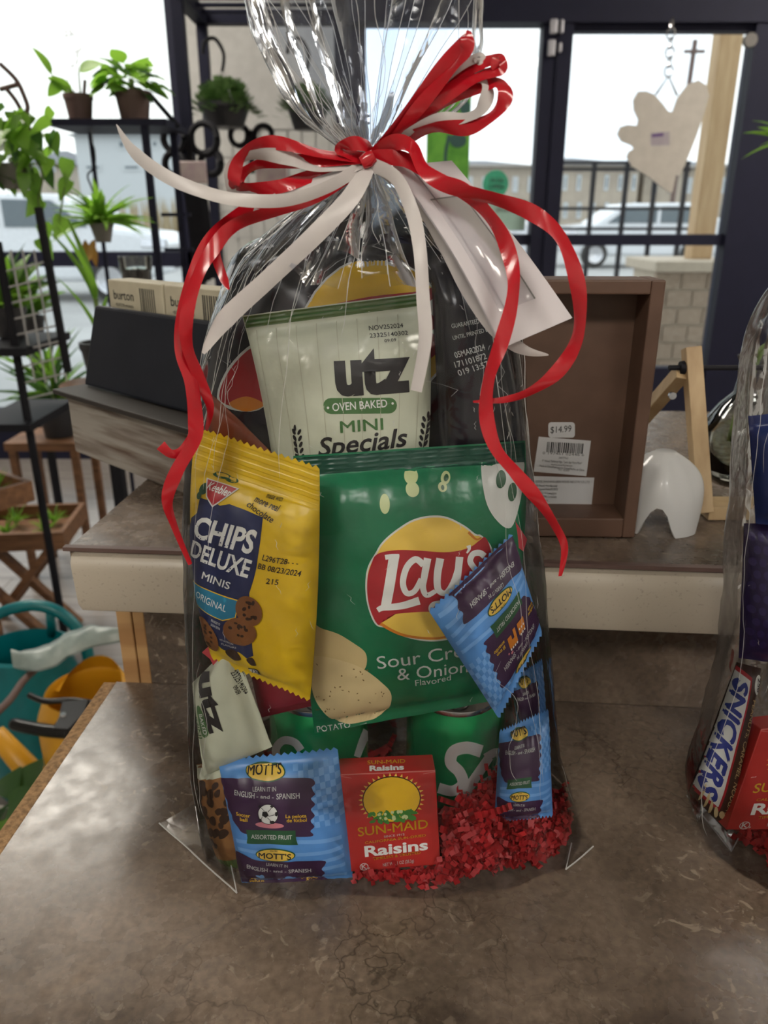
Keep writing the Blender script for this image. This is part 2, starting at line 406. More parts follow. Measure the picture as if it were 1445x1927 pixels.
mat('pine', (.50, .30, .13), .6, c2=(.36, .19, .075), scale=8, stretch=(1, 1, 8))
mat('black_metal', (.010, .010, .014), .65, spec=.2); mat('dark_frame', (.010, .011, .030), .6, spec=.25)
mat('grey_wall', (.50, .50, .49), .8, bump=.1, bscale=200); mat('white_wall', (.62, .60, .56), .8); mat('ceiling', (.7, .69, .66), .9)
mat('plank', (.20, .175, .16), .28, c2=(.30, .27, .25), scale=3, stretch=(1, 14, 1), detail=5)
mat('concrete', (.34, .34, .335), .9, c2=(.42, .42, .415), scale=.8); mat('dry_grass', (.40, .32, .20), .9, c2=(.28, .23, .14), scale=40)
mat('siding', (.52, .55, .57), .8); mat('roof_grey', (.16, .17, .19), .8); mat('facade', (.42, .36, .29), .8, c2=(.35, .30, .245), scale=2); mat('win_dark', (.10, .13, .15), .2)
mat('brick_tan', (.38, .29, .215), .85, c2=(.29, .215, .155), scale=30, bump=.4); mat('cap_stone', (.50, .42, .325), .8)
mat('timber', (.50, .34, .18), .65, c2=(.40, .25, .12), scale=5, stretch=(4, 4, .6))
mat('car_white', (.68, .70, .73), .25, coat=.5); mat('rubber', (.02, .02, .02), .7); mat('chrome', (.6, .6, .62), .15, metal=1)
mat('leaf_green', (.085, .20, .022), .4, c2=(.15, .31, .04), scale=30); mat('leaf_bright', (.16, .36, .03), .4, c2=(.26, .46, .07), scale=30)
mat('leaf_dark', (.03, .085, .025), .4, c2=(.055, .13, .035), scale=30); mat('fern_green', (.075, .16, .045), .6, c2=(.14, .25, .075), scale=60); mat('stem_green', (.12, .19, .04), .5)
for k in ('leaf_green', 'leaf_bright', 'leaf_dark'):
    n = MATS[k].node_tree; b = n.nodes['Principled BSDF']; b.inputs['Subsurface Weight'].default_value = 0.0
    tl = n.nodes.new('ShaderNodeBsdfTranslucent'); tl.inputs['Color'].default_value = (.25, .5, .05, 1) if k != 'leaf_dark' else (.07, .17, .03, 1)
    ms = n.nodes.new('ShaderNodeMixShader'); ms.inputs['Fac'].default_value = .45
    n.links.new(b.outputs[0], ms.inputs[1]); n.links.new(tl.outputs[0], ms.inputs[2]); n.links.new(ms.outputs[0], n.nodes['Material Output'].inputs['Surface'])
mat('pot_brown', (.11, .065, .055), .6); mat('pot_grey', (.16, .15, .14), .6); mat('pot_black', (.02, .02, .025), .45); mat('soil', (.03, .02, .015), .9)
mat('teal_plastic', (.0, .13, .15), .35, c2=(.0, .16, .18)); mat('yellow_plastic', (.62, .30, .012), .4); mat('black_plastic', (.010, .009, .009), .3, spec=.3)
mat('tray_wood', (.23, .11, .05), .6, c2=(.14, .065, .03), scale=10, stretch=(1, 6, 6))
film_mat('window_glass', gloss=.9, tint=(.94, .97, .96), rough=.02, bump=0)
film_mat('clear_glass', gloss=1.6, tint=(.93, .96, .95), rough=.03, bump=0)
mat('lamp_panel', (1, .93, .82), .5, emit=LAMP, c2=(1, .93, .82))
mat('print_black', (.012, .012, .014), .4); mat('print_white', (.72, .72, .70), .45, c2=(.68, .68, .66)); mat('print_grey', (.25, .25, .25), .5)
# ------------------------------------------------------------------ room shell
X0, X1, YB, YW, HC = -4.2, 3.4, -3.6, 4.2, 3.0
fl = struct('floor', MB().box((X0, YB, -.05), (X1, YW, -.004)), 'plank', loc=(0, 0, 0))
pm = {}
for r in range(22):
    y = 1.0+r*.15; xo = (r*.43) % 1.2
    for k in range(3):
        x = -3.3+xo+k*1.2
        if x > .3: continue
        if 'p' not in pm:
            o = obj('plank', MB().box((0, 0, -.004), (1.197, .147, 0)), 'plank', fl); pm['p'] = o
        else:
            o = pm['p'].copy(); col.objects.link(o)
        o.parent = fl; o.location = (x, y, 0)
struct('ceiling', MB().box((X0, YB, HC), (X1, YW, HC+.1)), 'ceiling')
struct('wall_left', MB().box((X0-.1, YB, 0), (X0, YW, HC)), 'white_wall'); struct('wall_right', MB().box((X1, YB, 0), (X1+.1, YW, HC)), 'white_wall')
struct('wall_behind', MB().box((X0, YB-.1, 0), (X1, YB, HC)), 'white_wall')
gx0 = P(348, 300, YW).x; gx1 = P(655, 300, YW).x; jx = P(1452, 300, YW).x
struct('wall_back', MB().box((gx0, YW, 0), (gx1, YW+.12, HC)), 'grey_wall')
struct('wall_back_right', MB().box((jx+.12, YW-.02, 0), (X1, YW+.12, HC)), 'white_wall')
HD = P(1200, 45, YW).z
struct('trim_1', MB().box((gx1, YW-.04, HD), (jx+.12, YW+.1, HC)), 'dark_frame')
struct('trim_2', MB().box((X0, YW, 2.72), (gx0, YW+.1, HC)), 'dark_frame')
# left shopfront window
wn = sempty('window_1', (-2.6, YW, 0))
za, zb = P(150, 502, YW).z, P(150, 474, YW).z
m_ = MB()
for zz, z2 in ((0, .28), (za, zb), (2.66, 2.72)): m_.box((X0, YW, zz), (gx0, YW+.08, z2))
for xx in (X0, -3.05, gx0-.04): m_.box((xx, YW, 0), (xx+.04, YW+.08, 2.72))
obj('window_frame', m_, 'dark_frame', wn)
for x, x2 in ((X0+.04, -3.05), (-3.01, gx0-.04)):
    for z, z2 in ((.28, za), (zb, 2.66)): obj('pane', MB().box((x, YW+.035, z), (x2, YW+.041, z2)), 'window_glass', wn)
# right shopfront window beside the door
mx0, mx1 = P(1022, 45, YW).x, P(1078, 45, YW).x
ra, rb = P(1200, 462, YW).z, P(1200, 441, YW).z; sa, sb = P(1300, 760, YW).z, P(1300, 692, YW).z
wn = sempty('window_2', ((gx1+mx0)/2, YW, 0)); m_ = MB()
for zz, z2 in ((0, sb), (ra, rb)): m_.box((gx1, YW, zz), (mx0+.02, YW+.08, z2))
m_.box((gx1, YW, 0), (gx1+.09, YW+.08, HD)); m_.box((mx0, YW-.02, 0), ((mx0+mx1)/2, YW+.08, HD))
obj('window_frame', m_, 'dark_frame', wn)
for z, z2 in ((sb, ra), (rb, HD)): obj('pane', MB().box((gx1+.09, YW+.035, z), (mx0, YW+.041, z2)), 'window_glass', wn)
dr = sempty('door_1', ((mx1+jx)/2, YW, 0)); m_ = MB(); jl = P(1412, 100, YW).x
for zz, z2 in ((0, sb), (ra, rb), (HD-.03, HD)): m_.box((mx1, YW, zz), (jl, YW+.07, z2))
m_.box(((mx0+mx1)/2, YW-.03, 0), (mx1, YW+.08, HD)); m_.box((jl, YW-.03, 0), (jx+.12, YW+.08, HD))
obj('door_frame', m_, 'dark_frame', dr)
for z, z2 in ((sb, ra), (rb, HD-.03)): obj('pane', MB().box((mx1, YW+.03, z), (jl, YW+.036, z2)), 'window_glass', dr)
mat('hinge_steel', (.45, .45, .5), .35, metal=.6)
for (a, b, c, d) in ((1034, 35, 1050, 64), (1053, 36, 1062, 63), (1030, 74, 1046, 106), (1050, 80, 1058, 99)):
    p, q = P(a, d, YW-.045), P(c, b, YW-.045); obj('hinge', MB().box((p.x, YW-.05, p.z), (q.x, YW-.028, q.z)), 'hinge_steel', dr, bevel=.006)
p = P(1411, 76, YW-.02); obj('door_stop', MB().lathe((p.x, p.y, p.z), [(0, -.015), (.03, -.015), (.03, .015), (0, .015)], 16, M=Matrix.Rotation(pi/2, 3, 'X')), 'pot_grey', dr)
# ceiling lamps of the shop, above and behind the picture
for x, y, nm, lb in ((-1.75, 2.9, 'front_left', 'ceiling light panel near the left shop window'), (2.6, 2.9, 'front_right', 'ceiling light panel near the glass door'), (-1.0, -1.9, 'rear_left', 'ceiling light panel over the shop behind the counter, left one'), (1.4, -1.9, 'rear_right', 'ceiling light panel over the shop behind the counter, right one')):
    t = thing('ceiling_light_'+nm+'_offscreen', lb, 'ceiling light', (x, y, HC-.03), 'ceiling light panels')
    m_ = MB()
    for a, b in (((-.62, -.32, -.03), (.62, -.3, 0)), ((-.62, .3, -.03), (.62, .32, 0)), ((-.62, -.3, -.03), (-.6, .3, 0)), ((.6, -.3, -.03), (.62, .3, 0))): m_.box(V(a)+V((x, y, HC)), V(b)+V((x, y, HC)))
    obj('frame', m_, 'white_wall', t); obj('diffuser_'+nm+'_offscreen', MB().box((x-.6, y-.3, HC-.02), (x+.6, y+.3, HC-.005)), 'lamp_panel', t)
# ------------------------------------------------------------------ outside
struct('ground_outside', MB().box((-60, YW+.12, -.1), (60, 120, -.02)), 'concrete')
g = MB(); a = P(0, 382, 26); g.box((-30, 26, -.02), (-4.5, 32, .35)); 
rng = random.Random(3)
for i in range(900):
    x = rng.uniform(-24, -5); h = rng.uniform(.9, 1.8); p = V((x, rng.uniform(26, 31), .3)); q = p+V((rng.uniform(-.2, .2), 0, h)); g.add([p-V((.06, 0, 0)), p+V((.06, 0, 0)), q], [(0, 1, 2)])
tag(obj('dry_grass_strip', g, 'dry_grass', kind='stuff'), 'strip of tall dry tan grass beyond the parking lot', 'grass')
def house(name, label, px0, px1, pyt, Y, D, wall, roofm, wins, pye=None, ridge=None, grp=None):
    a = P(px0, pyt, Y); b = P(px1, pyt, Y); t = thing(name, label, 'building', ((a.x+b.x)/2, Y, 0), grp)
    obj('wall', MB().box((a.x, Y, 0), (b.x, Y+D, a.z)), wall, t)
    e = .4; rz = P(px0, ridge, Y).z; m_ = MB(); y0, y1 = Y-e, Y+D+e
    m_.add([(a.x-e, y0, a.z-.1), (b.x+e, y0, a.z-.1), (b.x+e, y1, a.z-.1), (a.x-e, y1, a.z-.1), (a.x+1.5, (y0+y1)/2, rz), (b.x-1.5, (y0+y1)/2, rz)], [(0, 1, 5, 4), (1, 2, 5), (2, 3, 4, 5), (3, 0, 4), (0, 3, 2, 1)])
    obj('roof', m_, roofm, t)
    for (u0, v0, u1, v1) in wins:
        p, q = P(u0, v1, Y), P(u1, v0, Y); f = obj('window', MB().box((p.x, Y-.05, p.z), (q.x, Y+.02, q.z)), 'siding', t)
        obj('pane', MB().box((p.x+.12, Y-.07, p.z+.12), (q.x-.12, Y-.04, q.z-.12)), 'win_dark', f)
    return t
house('house', 'large pale sided house beyond the dry grass', 138, 330, 250, 42, 12, 'siding', 'roof_grey', [(222, 262, 236, 282), (160, 308, 190, 322), (232, 308, 264, 322), (285, 262, 298, 280)], ridge=225)
house('house', 'small grey roofed house left of the pale sided house', 20, 120, 305, 55, 10, 'facade', 'roof_grey', [(60, 312, 75, 324), (90, 312, 104, 324)], ridge=272)
def apt(name, label, px0, px1, pyt, Y, n, ridge):
    ws = []
    for r in range(2):
        for i in range(n):
            x = px0+(px1-px0)*(i+.3)/n; ws.append((x, pyt+22+r*52, x+(px1-px0)*.42/n, pyt+52+r*52))
    return house(name, label, px0, px1, pyt, Y, 14, 'facade', 'roof_grey', ws, ridge=ridge)
apt('apartment_block', 'tan apartment block with rows of windows seen through the door glass', 1050, 1205, 307, 38, 6, 276)
apt('apartment_block', 'long tan apartment block with grey roof behind the white cutout sign', 1215, 1440, 312, 40, 7, 284)
apt('apartment_block', 'tan apartment block with grey roof behind the round teal sticker', 840, 1012, 310, 38, 6, 282)
# dark patio frame with posts and beams
def pt(px, py, Y): return P(px, py, Y)
t = thing('patio_frame', 'dark metal patio frame with posts and rails in the parking lot', 'patio frame', (3.5, 14, 0))
for px in (1055, 1118, 1180, 1235, 1292): p = pt(px, 330, 14); obj('post', MB().box((p.x-.035, 14, 0), (p.x+.035, 14.07, pt(px, 305, 14).z)), 'black_metal', t)
for py in (305, 318, 392, 430):
    p, q = pt(1050, py, 14), pt(1300, py, 14); obj('beam', MB().box((p.x, 13.99, p.z-.03), (q.x, 14.06, p.z+.02)), 'black_metal', t)
# timber porch post on a stone pier
t = thing('porch_post', 'tan timber porch post outside the glass door', 'post', (P(1330, 400, 6).x, 6, 0))
a, b = P(1352, 100, 6).x, P(1395, 100, 6).x
obj('post', MB().box((a, 6, P(1320, 488, 6).z), (b, 6+(b-a), 3.2)), 'timber', t, bevel=.008)
t = thing('stone_pier', 'tan stone pier with a flat cap carrying the timber post', 'pier', ((a+b)/2, 6.1, 0))
pa, pb, pz = P(1238, 500, 5.8).x, P(1385, 500, 5.8).x, P(1300, 512, 5.8).z
obj('cap', MB().box((pa-.03, 5.75, pz), (pb+.03, 6.5, P(1320, 488, 6).z)), 'cap_stone', t, bevel=.01)
obj('core', MB().box((pa+.015, 5.815, -.02), (pb-.015, 6.4, pz)), 'cap_stone', t)
bm_ = None
for r in range(8):
    for c in range(4):
        wd = (pb-pa)/3; x0 = pa+(c-.5*(r % 2))*wd; x1 = min(x0+wd-.012, pb); x0 = max(x0, pa)
        z1 = pz-r*.125
        if x1-x0 < .03 or z1 < .15: continue
        obj('brick', MB().box((x0, 5.8, z1-.115), (x1, 5.86, z1-.006)), 'brick_tan', t)
# cars
def car(name, label, X, Y, s, flip=1, mtl='car_white', L=4.6, zt=1.62):
    t = thing(name, label, 'car', (X, Y, 0), None)
    pr = [(0, .45), (.05, .95), (.35, 1.05), (.95, 1.12), (1.7, zt), (3.6, zt+.02), (4.4, 1.15), (4.58, .9), (4.58, .4), (4.1, .3), (.6, .3)]
    f = lambda x, z: V((X+flip*x*s, Y, z*s))
    m_ = MB().prism([f(x, z) for x, z in pr], (0, 1.8*s, 0)); obj('body', m_, mtl, t, bevel=.08)
    obj('side_window', MB().prism([f(x, z) for x, z in ((1.25, 1.13), (1.78, zt-.1), (2.55, zt-.08), (2.55, 1.13))], (0, -.02, 0)), 'win_dark', t)
    obj('side_window', MB().prism([f(x, z) for x, z in ((2.65, 1.13), (2.65, zt-.08), (3.55, zt-.08), (3.95, 1.13))], (0, -.02, 0)), 'win_dark', t)
    for x in (.95, 3.6):
        c = f(x, .34); wl = obj('wheel', MB().lathe((c.x, Y-.03, c.z), [(0, -.1), (.34*s, -.1), (.34*s, .1), (0, .1)], 20, M=Matrix.Rotation(pi/2, 3, 'X')), 'rubber', t, smooth=30)
        obj('rim', MB().lathe((c.x, Y-.14, c.z), [(0, 0), (.2*s, .01), (.22*s, .03)], 16, M=Matrix.Rotation(pi/2, 3, 'X')), 'chrome', wl)
    obj('headlight', MB().box(f(.03, .82)-V((0, .02, 0)), f(.45, .96)+V((0, .05, 0))), 'chrome', t, bevel=.02)
    obj('grille', MB().box(f(-.02, .5)+V((0, .3, 0)), f(.06, .8)+V((0, 1.5, 0))), 'rubber', t)
    return t
p = P(318, 460, 13); car('parked_suv', 'white SUV parked outside the left shop window', p.x, 13, 1.0, -1)
p = P(1045, 470, 20); car('parked_car', 'white car parked beyond the door behind the porch post', p.x+.5, 22, 1.0, 1)
p = P(900, 470, 20); car('parked_car', 'silver car parked beyond the patio behind the teal sticker', p.x-3.5, 18, 1.0, 1, 'chrome')
p = P(1300, 475, 9); 
mat('tarp_blue', (.07, .10, .17), .6, c2=(.11, .14, .2))
m_ = MB().grid(lambda u, v: (P(1160+u*140, 480, 9).x, 9+v*1.2, max(0, .52*sin(pi*u)**.6*sin(pi*v)**.6+.05*noise.noise(V((u*6, v*6, 1))))), 16, 10)
tag(obj('covered_goods', m_, 'tarp_blue', smooth=True), 'dark blue heap of covered goods on the ground outside the door', 'heap')
# utility pole
p = P(1300, 75, 30); q = P(1300, 160, 30); t = thing('utility_pole', 'thin wooden utility pole far beyond the door', 'pole', (p.x, 30, 0))
obj('pole', MB().tube([(p.x, 30, 0), (p.x+.15, 30, p.z)], .09), 'pot_brown', t); obj('cross_arm', MB().box((p.x-.2, 29.9, p.z-.4), (p.x+.5, 30, p.z-.3)), 'pot_brown', t)
# ------------------------------------------------------------------ counters
YAW = radians(4.5); cy, sy = cos(YAW), sin(YAW)
def CF(x, y, z): return V((x*cy+y*sy, -x*sy+y*cy, z))
def CM(p): return CF(p.x, p.y, p.z)
LZ, UZ = .90, 1.05
t = thing('lower_counter', 'brown stone-look laminate counter under the gift bags', 'counter', (0, .3, 0))
c0, c1 = PZ(0, 1560, LZ), PZ(222, 1244, LZ)          # outer left edge
dv = (c1-c0).normalized(); e0 = c0-dv*.5; e1 = c1+dv*.06
nx = V((dv.y, -dv.x, 0)); 
yb = .5545
def to_back(p):      # slide along the left edge to the line where the raised panel stands
    return p+dv*((yb-(p.x*sy+p.y*cy))/(dv.x*sy+dv.y*cy))
e1 = to_back(e0)
top = [e0+nx*.0115, V((.9, e0.y-.05, LZ)), CF(.9, yb, LZ), to_back(e0+nx*.0115)]
obj('counter_top', MB().prism([V((p.x, p.y, LZ-.03)) for p in top], (0, 0, .03)), 'stone_laminate', t)
obj('board_edge', MB().prism([V((p.x, p.y, LZ-.032)) for p in (e0, e0+nx*.0112, to_back(e0+nx*.0112), e1)], (0, 0, .0315)), 'particle_board', t, bevel=.001)
obj('cabinet', MB().box((e0.x+.12, e0.y+.15, 0), (.85, .49, LZ-.03)), 'white_wall', t)
t = thing('service_ledge', 'raised counter ledge with brown stone-look top and cream edge band', 'ledge', CF(.2, .55, LZ))
xl = -.285+.015
fy = .50
obj('ledge_top', MB().box((xl, fy+.001, UZ-.03), (1.1, fy+.47, UZ), CM), 'stone_laminate', t)
obj('ledge_lip', MB().box((xl-.004, fy-.0015, UZ-.0025), (1.1, fy+.004, UZ+.0006), CM), 'pot_brown', t)
prof = [(fy+.002, UZ-.003), (fy-.006, UZ-.004), (fy-.0095, UZ-.008), (fy-.011, UZ-.014), (fy-.011, UZ-.040), (fy-.009, UZ-.046), (fy-.004, UZ-.049), (fy+.002, UZ-.049)]
m_ = MB(); xs = [xl+.004, xl+.012, 1.1]
for x in xs:
    for i, (y, z) in enumerate(prof): m_.v.append(CF(x+(.008*(i/7)**2 if x == xs[0] else 0), y, z))
n_ = len(prof)
for a in range(2):
    for i in range(n_): i2 = (i+1) % n_; m_.f.append((a*n_+i, a*n_+i2, (a+1)*n_+i2, (a+1)*n_+i))
m_.f.append(tuple(range(n_))[::-1]); m_.f.append(tuple(2*n_+i for i in range(n_)))
obj('edge_band', m_, 'cream_edge', t, smooth=35)
px_ = xl+.014
obj('front_panel', MB().box((px_+.012, fy+.055, LZ), (1.1, fy+.075, UZ-.03), CM), 'stone_laminate', t)
obj('end_stud', MB().box((px_-.012, fy+.055, LZ-.4), (px_+.001, fy+.075, UZ-.03), CM), 'pine', t, bevel=.001)
obj('end_stud', MB().box((px_+.0015, fy+.056, LZ-.4), (px_+.0115, fy+.074, UZ-.03), CM), 'pine', t, bevel=.001)
obj('back_panel', MB().box((px_-.012, fy+.08, 0), (1.1, fy+.40, UZ-.031), CM), 'white_wall', t)
p = PZ(299, 1134, 1); s_ = CF(px_+.029, fy+.055, UZ-.063)
obj('screw', MB().lathe(s_, [(0, -.001), (.004, -.001), (.0045, .001), (.003, .003), (0, .003)], 14, M=Matrix.Rotation(pi/2, 3, 'X')), 'pot_brown', t)
# ------------------------------------------------------------------ things on the ledge
mat('mdf', (.105, .056, .036), .55, c2=(.13, .07, .046), scale=40); mat('sticker', (.62, .62, .63), .5)
def B2(x): return x
t0 = P(1190, 1046, .535)
bx1 = t0.x; bw = .165; bz0, by0, bd = UZ+.001, .535, .036; bz1 = P(1255, 527, by0).z
def BXF(p):   # box local frame: x to the right, y back; turned a little
    a = radians(2.0); return V((bx1+(p.x)*cos(a)+p.y*sin(a), by0-p.x*sin(a)*1.0+p.y*cos(a), p.z))
t = thing('shadow_box_sign', 'brown wooden box sign seen from its hollow back with price stickers', 'box sign', BXF(V((-bw/2, .018, bz0))))
ft = .0095
for n_, a, b in (('side_board', (-bw, 0, bz0), (-bw+ft, bd, bz1)), ('side_board', (-ft, 0, bz0), (0, bd, bz1)), ('top_board', (-bw+ft, 0, bz1-ft), (-ft, bd, bz1)), ('bottom_board', (-bw+ft, 0, bz0), (-ft, bd, bz0+ft*1.6))):
    obj(n_, MB().box(a, b, BXF), 'mdf', t, bevel=.0012)
obj('back_board', MB().box((-bw+ft, bd-.005, bz0+ft), (-ft, bd, bz1-ft), BXF), 'mdf', t)
pl = Flat(t, [BXF(V((x, bd-.0051, z))) for x, z in ((-bw+ft, bz1-ft), (-ft, bz1-ft), (-ft, bz0+ft), (-bw+ft, bz0+ft))])
o = pl.print_('price_sticker', RR(1033, 784, 1083, 814, 6), 'sticker', 1); 
pl.print_('lettering', T('$14.99', (1037, 805), (1077, 802), 13, .0, .15), 'print_black', 2)
o = pl.print_('barcode_label', G((1015, 812), (1113, 820), (1104, 890), (1005, 881)), 'sticker', 1)
bars = []; x = 1031
rg = random.Random(2)
while x < 1098: wv = rg.choice((1, 1.6, 2.4)); bars.append(G((x, 822+(x-1031)*.05), (x+wv, 822+(x-1031)*.05), (x+wv-2, 842+(x-1031)*.05), (x-2, 842+(x-1031)*.05))); x += wv+rg.choice((1, 1.4, 2))
pl.print_('barcode', J(*bars), 'print_black', 2)
pl.print_('lettering', J(T('0 197461 02446 6', (1022, 846), (1100, 850), 5), T('2497763', (1052, 855), (1070, 856), 4), T("9\" Wood Tabletop Sign, \"Let's Eat More Plant\"", (1021, 861), (1096, 866), 4.5), T('www.burtonandburton.com', (1038, 868), (1078, 871), 4), T('Made in China/Fabrique en Chine/Hecho en China', (1016, 871), (1100, 880), 4.5), T('PO: 102459', (1052, 879), (1072, 881), 4)), 'print_grey', 2)
pl.print_('maker_label', G((1002, 890), (1119, 893), (1113, 953), (1000, 949)), 'sticker', 1)
pl.print_('lettering', J(*[T(s, (1003, y), (b, y+1), 4.8) for s, y, b in (('ZHEJIANG SHAOXING LIREN WOOD INDUSTRY CO.,LTD', 903, 1110), ('CARB Phase2 Manufacturer', 911, 1050), ('Manufactured Date:05/2023', 918, 1050), ('TSCA Title VI Compliant', 926, 1048), ('EUTR-2010/995 Compliant', 933, 1048), ('California', 940, 1032))]), 'print_grey', 2)
# weathered block
mat('weathered', (.30, .275, .245), .8, c2=(.10, .062, .042), scale=4, stretch=(2, 12, 26), rotz=math.atan2(PZ(368, 938, 1.05).y-PZ(141, 850, 1.05).y, PZ(368, 938, 1.05).x-PZ(141, 850, 1.05).x), bump=.7, detail=8, lo=.42, hi=.66); mat('pale_top', (.36, .33, .29), .8, c2=(.25, .22, .19), scale=30)  # top face is paler than the block's sides
ba, bb = PZ(141, 850, UZ+.001), PZ(368, 938, UZ+.001)
bd_ = (bb-ba).normalized(); bn_ = V((-bd_.y, bd_.x, 0)); bl = .245; bh = .06
def WB(p): return ba+bd_*p.x+bn_*p.y+V((0, 0, p.z))
t = thing('weathered_wood_block', 'weathered grey wood block base under the black slate board', 'wood block', WB(V((bl/2, .03, 0))))
obj('block', MB().box((0, 0, 0), (bl, .075, bh), WB), 'weathered', t, bevel=.002)
obj('top_face', MB().box((.001, .001, bh-.001), (bl-.001, .074, bh+.0008), WB), 'pale_top', t)
# black board leaning back with a lip
mat('slate', (.011, .013, .020), .6, c2=(.015, .017, .025), spec=.2); mat('slate_lip', (.035, .03, .027), .6, spec=.2)
z0 = bh+.003
t = thing('slate_board', 'black slanted board with a lip on the weathered wood block', 'board', WB(V((bl/2, .03, bh))))
h_ = .080; lean = .022
fo = [WB(V((x, y, z))) for x, y, z in ((.006, .016, z0+.004), (bl-.002, .016, z0+.004), (bl-.002, .016+lean, z0+h_), (.006, .016+lean, z0+h_))]
obj('board', MB().prism(fo, bn_*.006), 'slate', t, bevel=.003)
obj('lip', MB().box((-.004, -.012, bh+.001), (bl, .024, bh+.006), WB), 'slate_lip', t, bevel=.001)
# cream boxes behind it
mat('cream_box', (.52, .48, .36), .6, c2=(.47, .43, .32), scale=60)
for i, (x0, x1, lb) in enumerate(((.022, .116, 'cream box of cards with dark lettering, behind the far end of the slate board'), (.119, .215, 'cream box of cards behind the slate board, close to the gift bag'))):
    zt = h_+.028
    b0 = thing('card_box', lb, 'box', WB(V(((x0+x1)/2, .055, bh))), 'cream card boxes')
    obj('carton', MB().box((x0, .0465, bh+.0009), (x1, .072, bh+zt), WB), 'cream_box', b0, bevel=.0012)
    c = [WB(V((x, .0464, z))) for x, z in ((x0, bh+zt), (x1, bh+zt), (x1, bh+.04), (x0, bh+.04))]
    f = Flat(b0, c); ax = lambda u, v: (u, v)
    f.print_('lettering', J(*[([(x_*.38+.10, .26-y_*.13) for x_, y_ in text2d('burton', .01)[0]], text2d('burton', .01)[1]), ([(x_*.34+.12, .36-y_*.05) for x_, y_ in text2d('+BURTON wholesale', 0)[0]], text2d('+BURTON wholesale', 0)[1])]), 'print_black', 1, uv=True)
    bs = []; x = .60
    while x < .86: bs.append(G((x, .08), (x+.016, .08), (x+.016, .40), (x, .40))); x += rg.choice((.028, .036))
    f.print_('barcode', J(*bs), 'print_black', 1, uv=True)
# white footed planter
mat('milk_glass', (.78, .78, .77), .25, spec=.5, c2=(.74, .74, .73), coat=.3)
n_ = MATS['milk_glass'].node_tree; tl = n_.nodes.new('ShaderNodeBsdfTranslucent'); tl.inputs['Color'].default_value = (.8, .8, .8, 1); ms = n_.nodes.new('ShaderNodeMixShader'); ms.inputs['Fac'].default_value = .4
n_.links.new(n_.nodes['Principled BSDF'].outputs[0], ms.inputs[1]); n_.links.new(tl.outputs[0], ms.inputs[2]); n_.links.new(ms.outputs[0], n_.nodes['Material Output'].inputs['Surface'])
pc = PZ(1256, 985, UZ); pc = V(((bx1+P(1327, 985, .575).x-.016)/2, .566, UZ+.0005)); ph = P(1265, 850, pc.y).z-UZ
def plant_s(u, v, r=1):
    a = 2*pi*u; leg = .5-.5*cos(4*a+.8); z0_ = ph*.40*max(0, -cos(4*a-1.75+pi*0))**.7
    rr = .030*(1-v**3.2*.75)*(1+.04*(1-v))*r; z = z0_+(ph*(1 if r == 1 else .93)-z0_)*v
    return pc+V((rr*cos(a), rr*sin(a), z))
t = thing('footed_planter', 'white milk-glass planter on arched feet beside the wooden stand', 'planter', pc)
m_ = MB().grid(lambda u, v: plant_s(u, v), 48, 20, True); m_.grid(lambda u, v: plant_s(u, 1-v, .9), 48, 20, True)
k_ = 48*21
for i in range(48): i2 = (i+1) % 48; m_.f.append((i2, i, k_+48*20+i, k_+48*20+i2))
m_.f.append(tuple(48*20+i for i in range(48)))
obj('bowl', m_, 'milk_glass', t, smooth=50)
# propagation stand: two wooden end frames, foot rail, rod and a glass bulb vase
mat('beech', (.50, .36, .20), .5, c2=(.40, .27, .14), scale=14, stretch=(6, 6, 1))
sy0 = .575; sA = P(1327, 985, sy0); SX = sA.x-.006
zt_ = P(1300, 662, sy0+.02).z
t = thing('propagation_stand', 'small wooden stand with a black rod holding a glass vase', 'plant stand', V((SX+.06, sy0+.04, UZ)))
for dx in (0, .15):
    x = SX+dx
    obj('upright', MB().bar((x+.003, sy0+.0, UZ+.006), (x-.009, sy0+.04, zt_), .0125, .012, (0, 1, 0)), 'beech', t, bevel=.0006)
    obj('brace', MB().bar((x-.026, sy0+.115, UZ+.04), (x-.015, sy0+.035, zt_-.018), .0105, .012, (0, 1, 0)), 'beech', t, bevel=.0006)
    obj('bolt', MB().lathe((x-.0225, sy0+.03, zt_-.036), [(0, -.002), (.003, -.002), (.003, .001), (0, .001)], 10, M=Matrix.Rotation(pi/2, 3, 'X')), 'chrome', t)
obj('foot_rail', MB().box((SX+.006, sy0-.004, UZ+.001), (SX+.16, sy0+.022, UZ+.012)), 'beech', t, bevel=.0006)
rz = P(1290, 692, sy0+.036).z
obj('rod', MB().tube([(SX-.026, sy0+.036, rz), (SX+.18, sy0+.036, rz)], .0021), 'black_metal', t)
for dx in (-.0145, .034): obj('rod_collar', MB().lathe((SX+dx, sy0+.036, rz), [(0, -.003), (.005, -.003), (.0055, 0), (.005, .003), (0, .003)], 14, M=Matrix.Rotation(pi/2, 3, 'Y')), 'black_metal', t, smooth=40)
vc = V((SX+.050, sy0+.056, UZ+.0125)); vz = rz+.006
t = thing('glass_bulb_vase', 'clear round glass vase of water hanging in the wooden stand', 'vase', vc)
hh = vz-vc.z
obj('glass', MB().lathe(vc, [(0, 0), (.02, .001), (.030, hh*.12), (.036, hh*.3), (.034, hh*.45), (.022, hh*.62), (.012, hh*.72), (.010, hh*.85), (.0105, hh*.93), (.014, hh), (.0125, hh), (.009, hh*.93), (.0085, hh*.73), (.020, hh*.6), (.032, hh*.44), (.034, hh*.3), (.028, hh*.13), (0, .004)], 32), 'clear_glass', t, smooth=60)
film_mat('water', gloss=1.0, tint=(.9, .92, .88), rough=.02, bump=0)
obj('water', MB().lathe(vc, [(0, .005), (.027, hh*.14), (.033, hh*.3), (.031, hh*.44), (0, hh*.44)], 28), 'water', t, smooth=60)
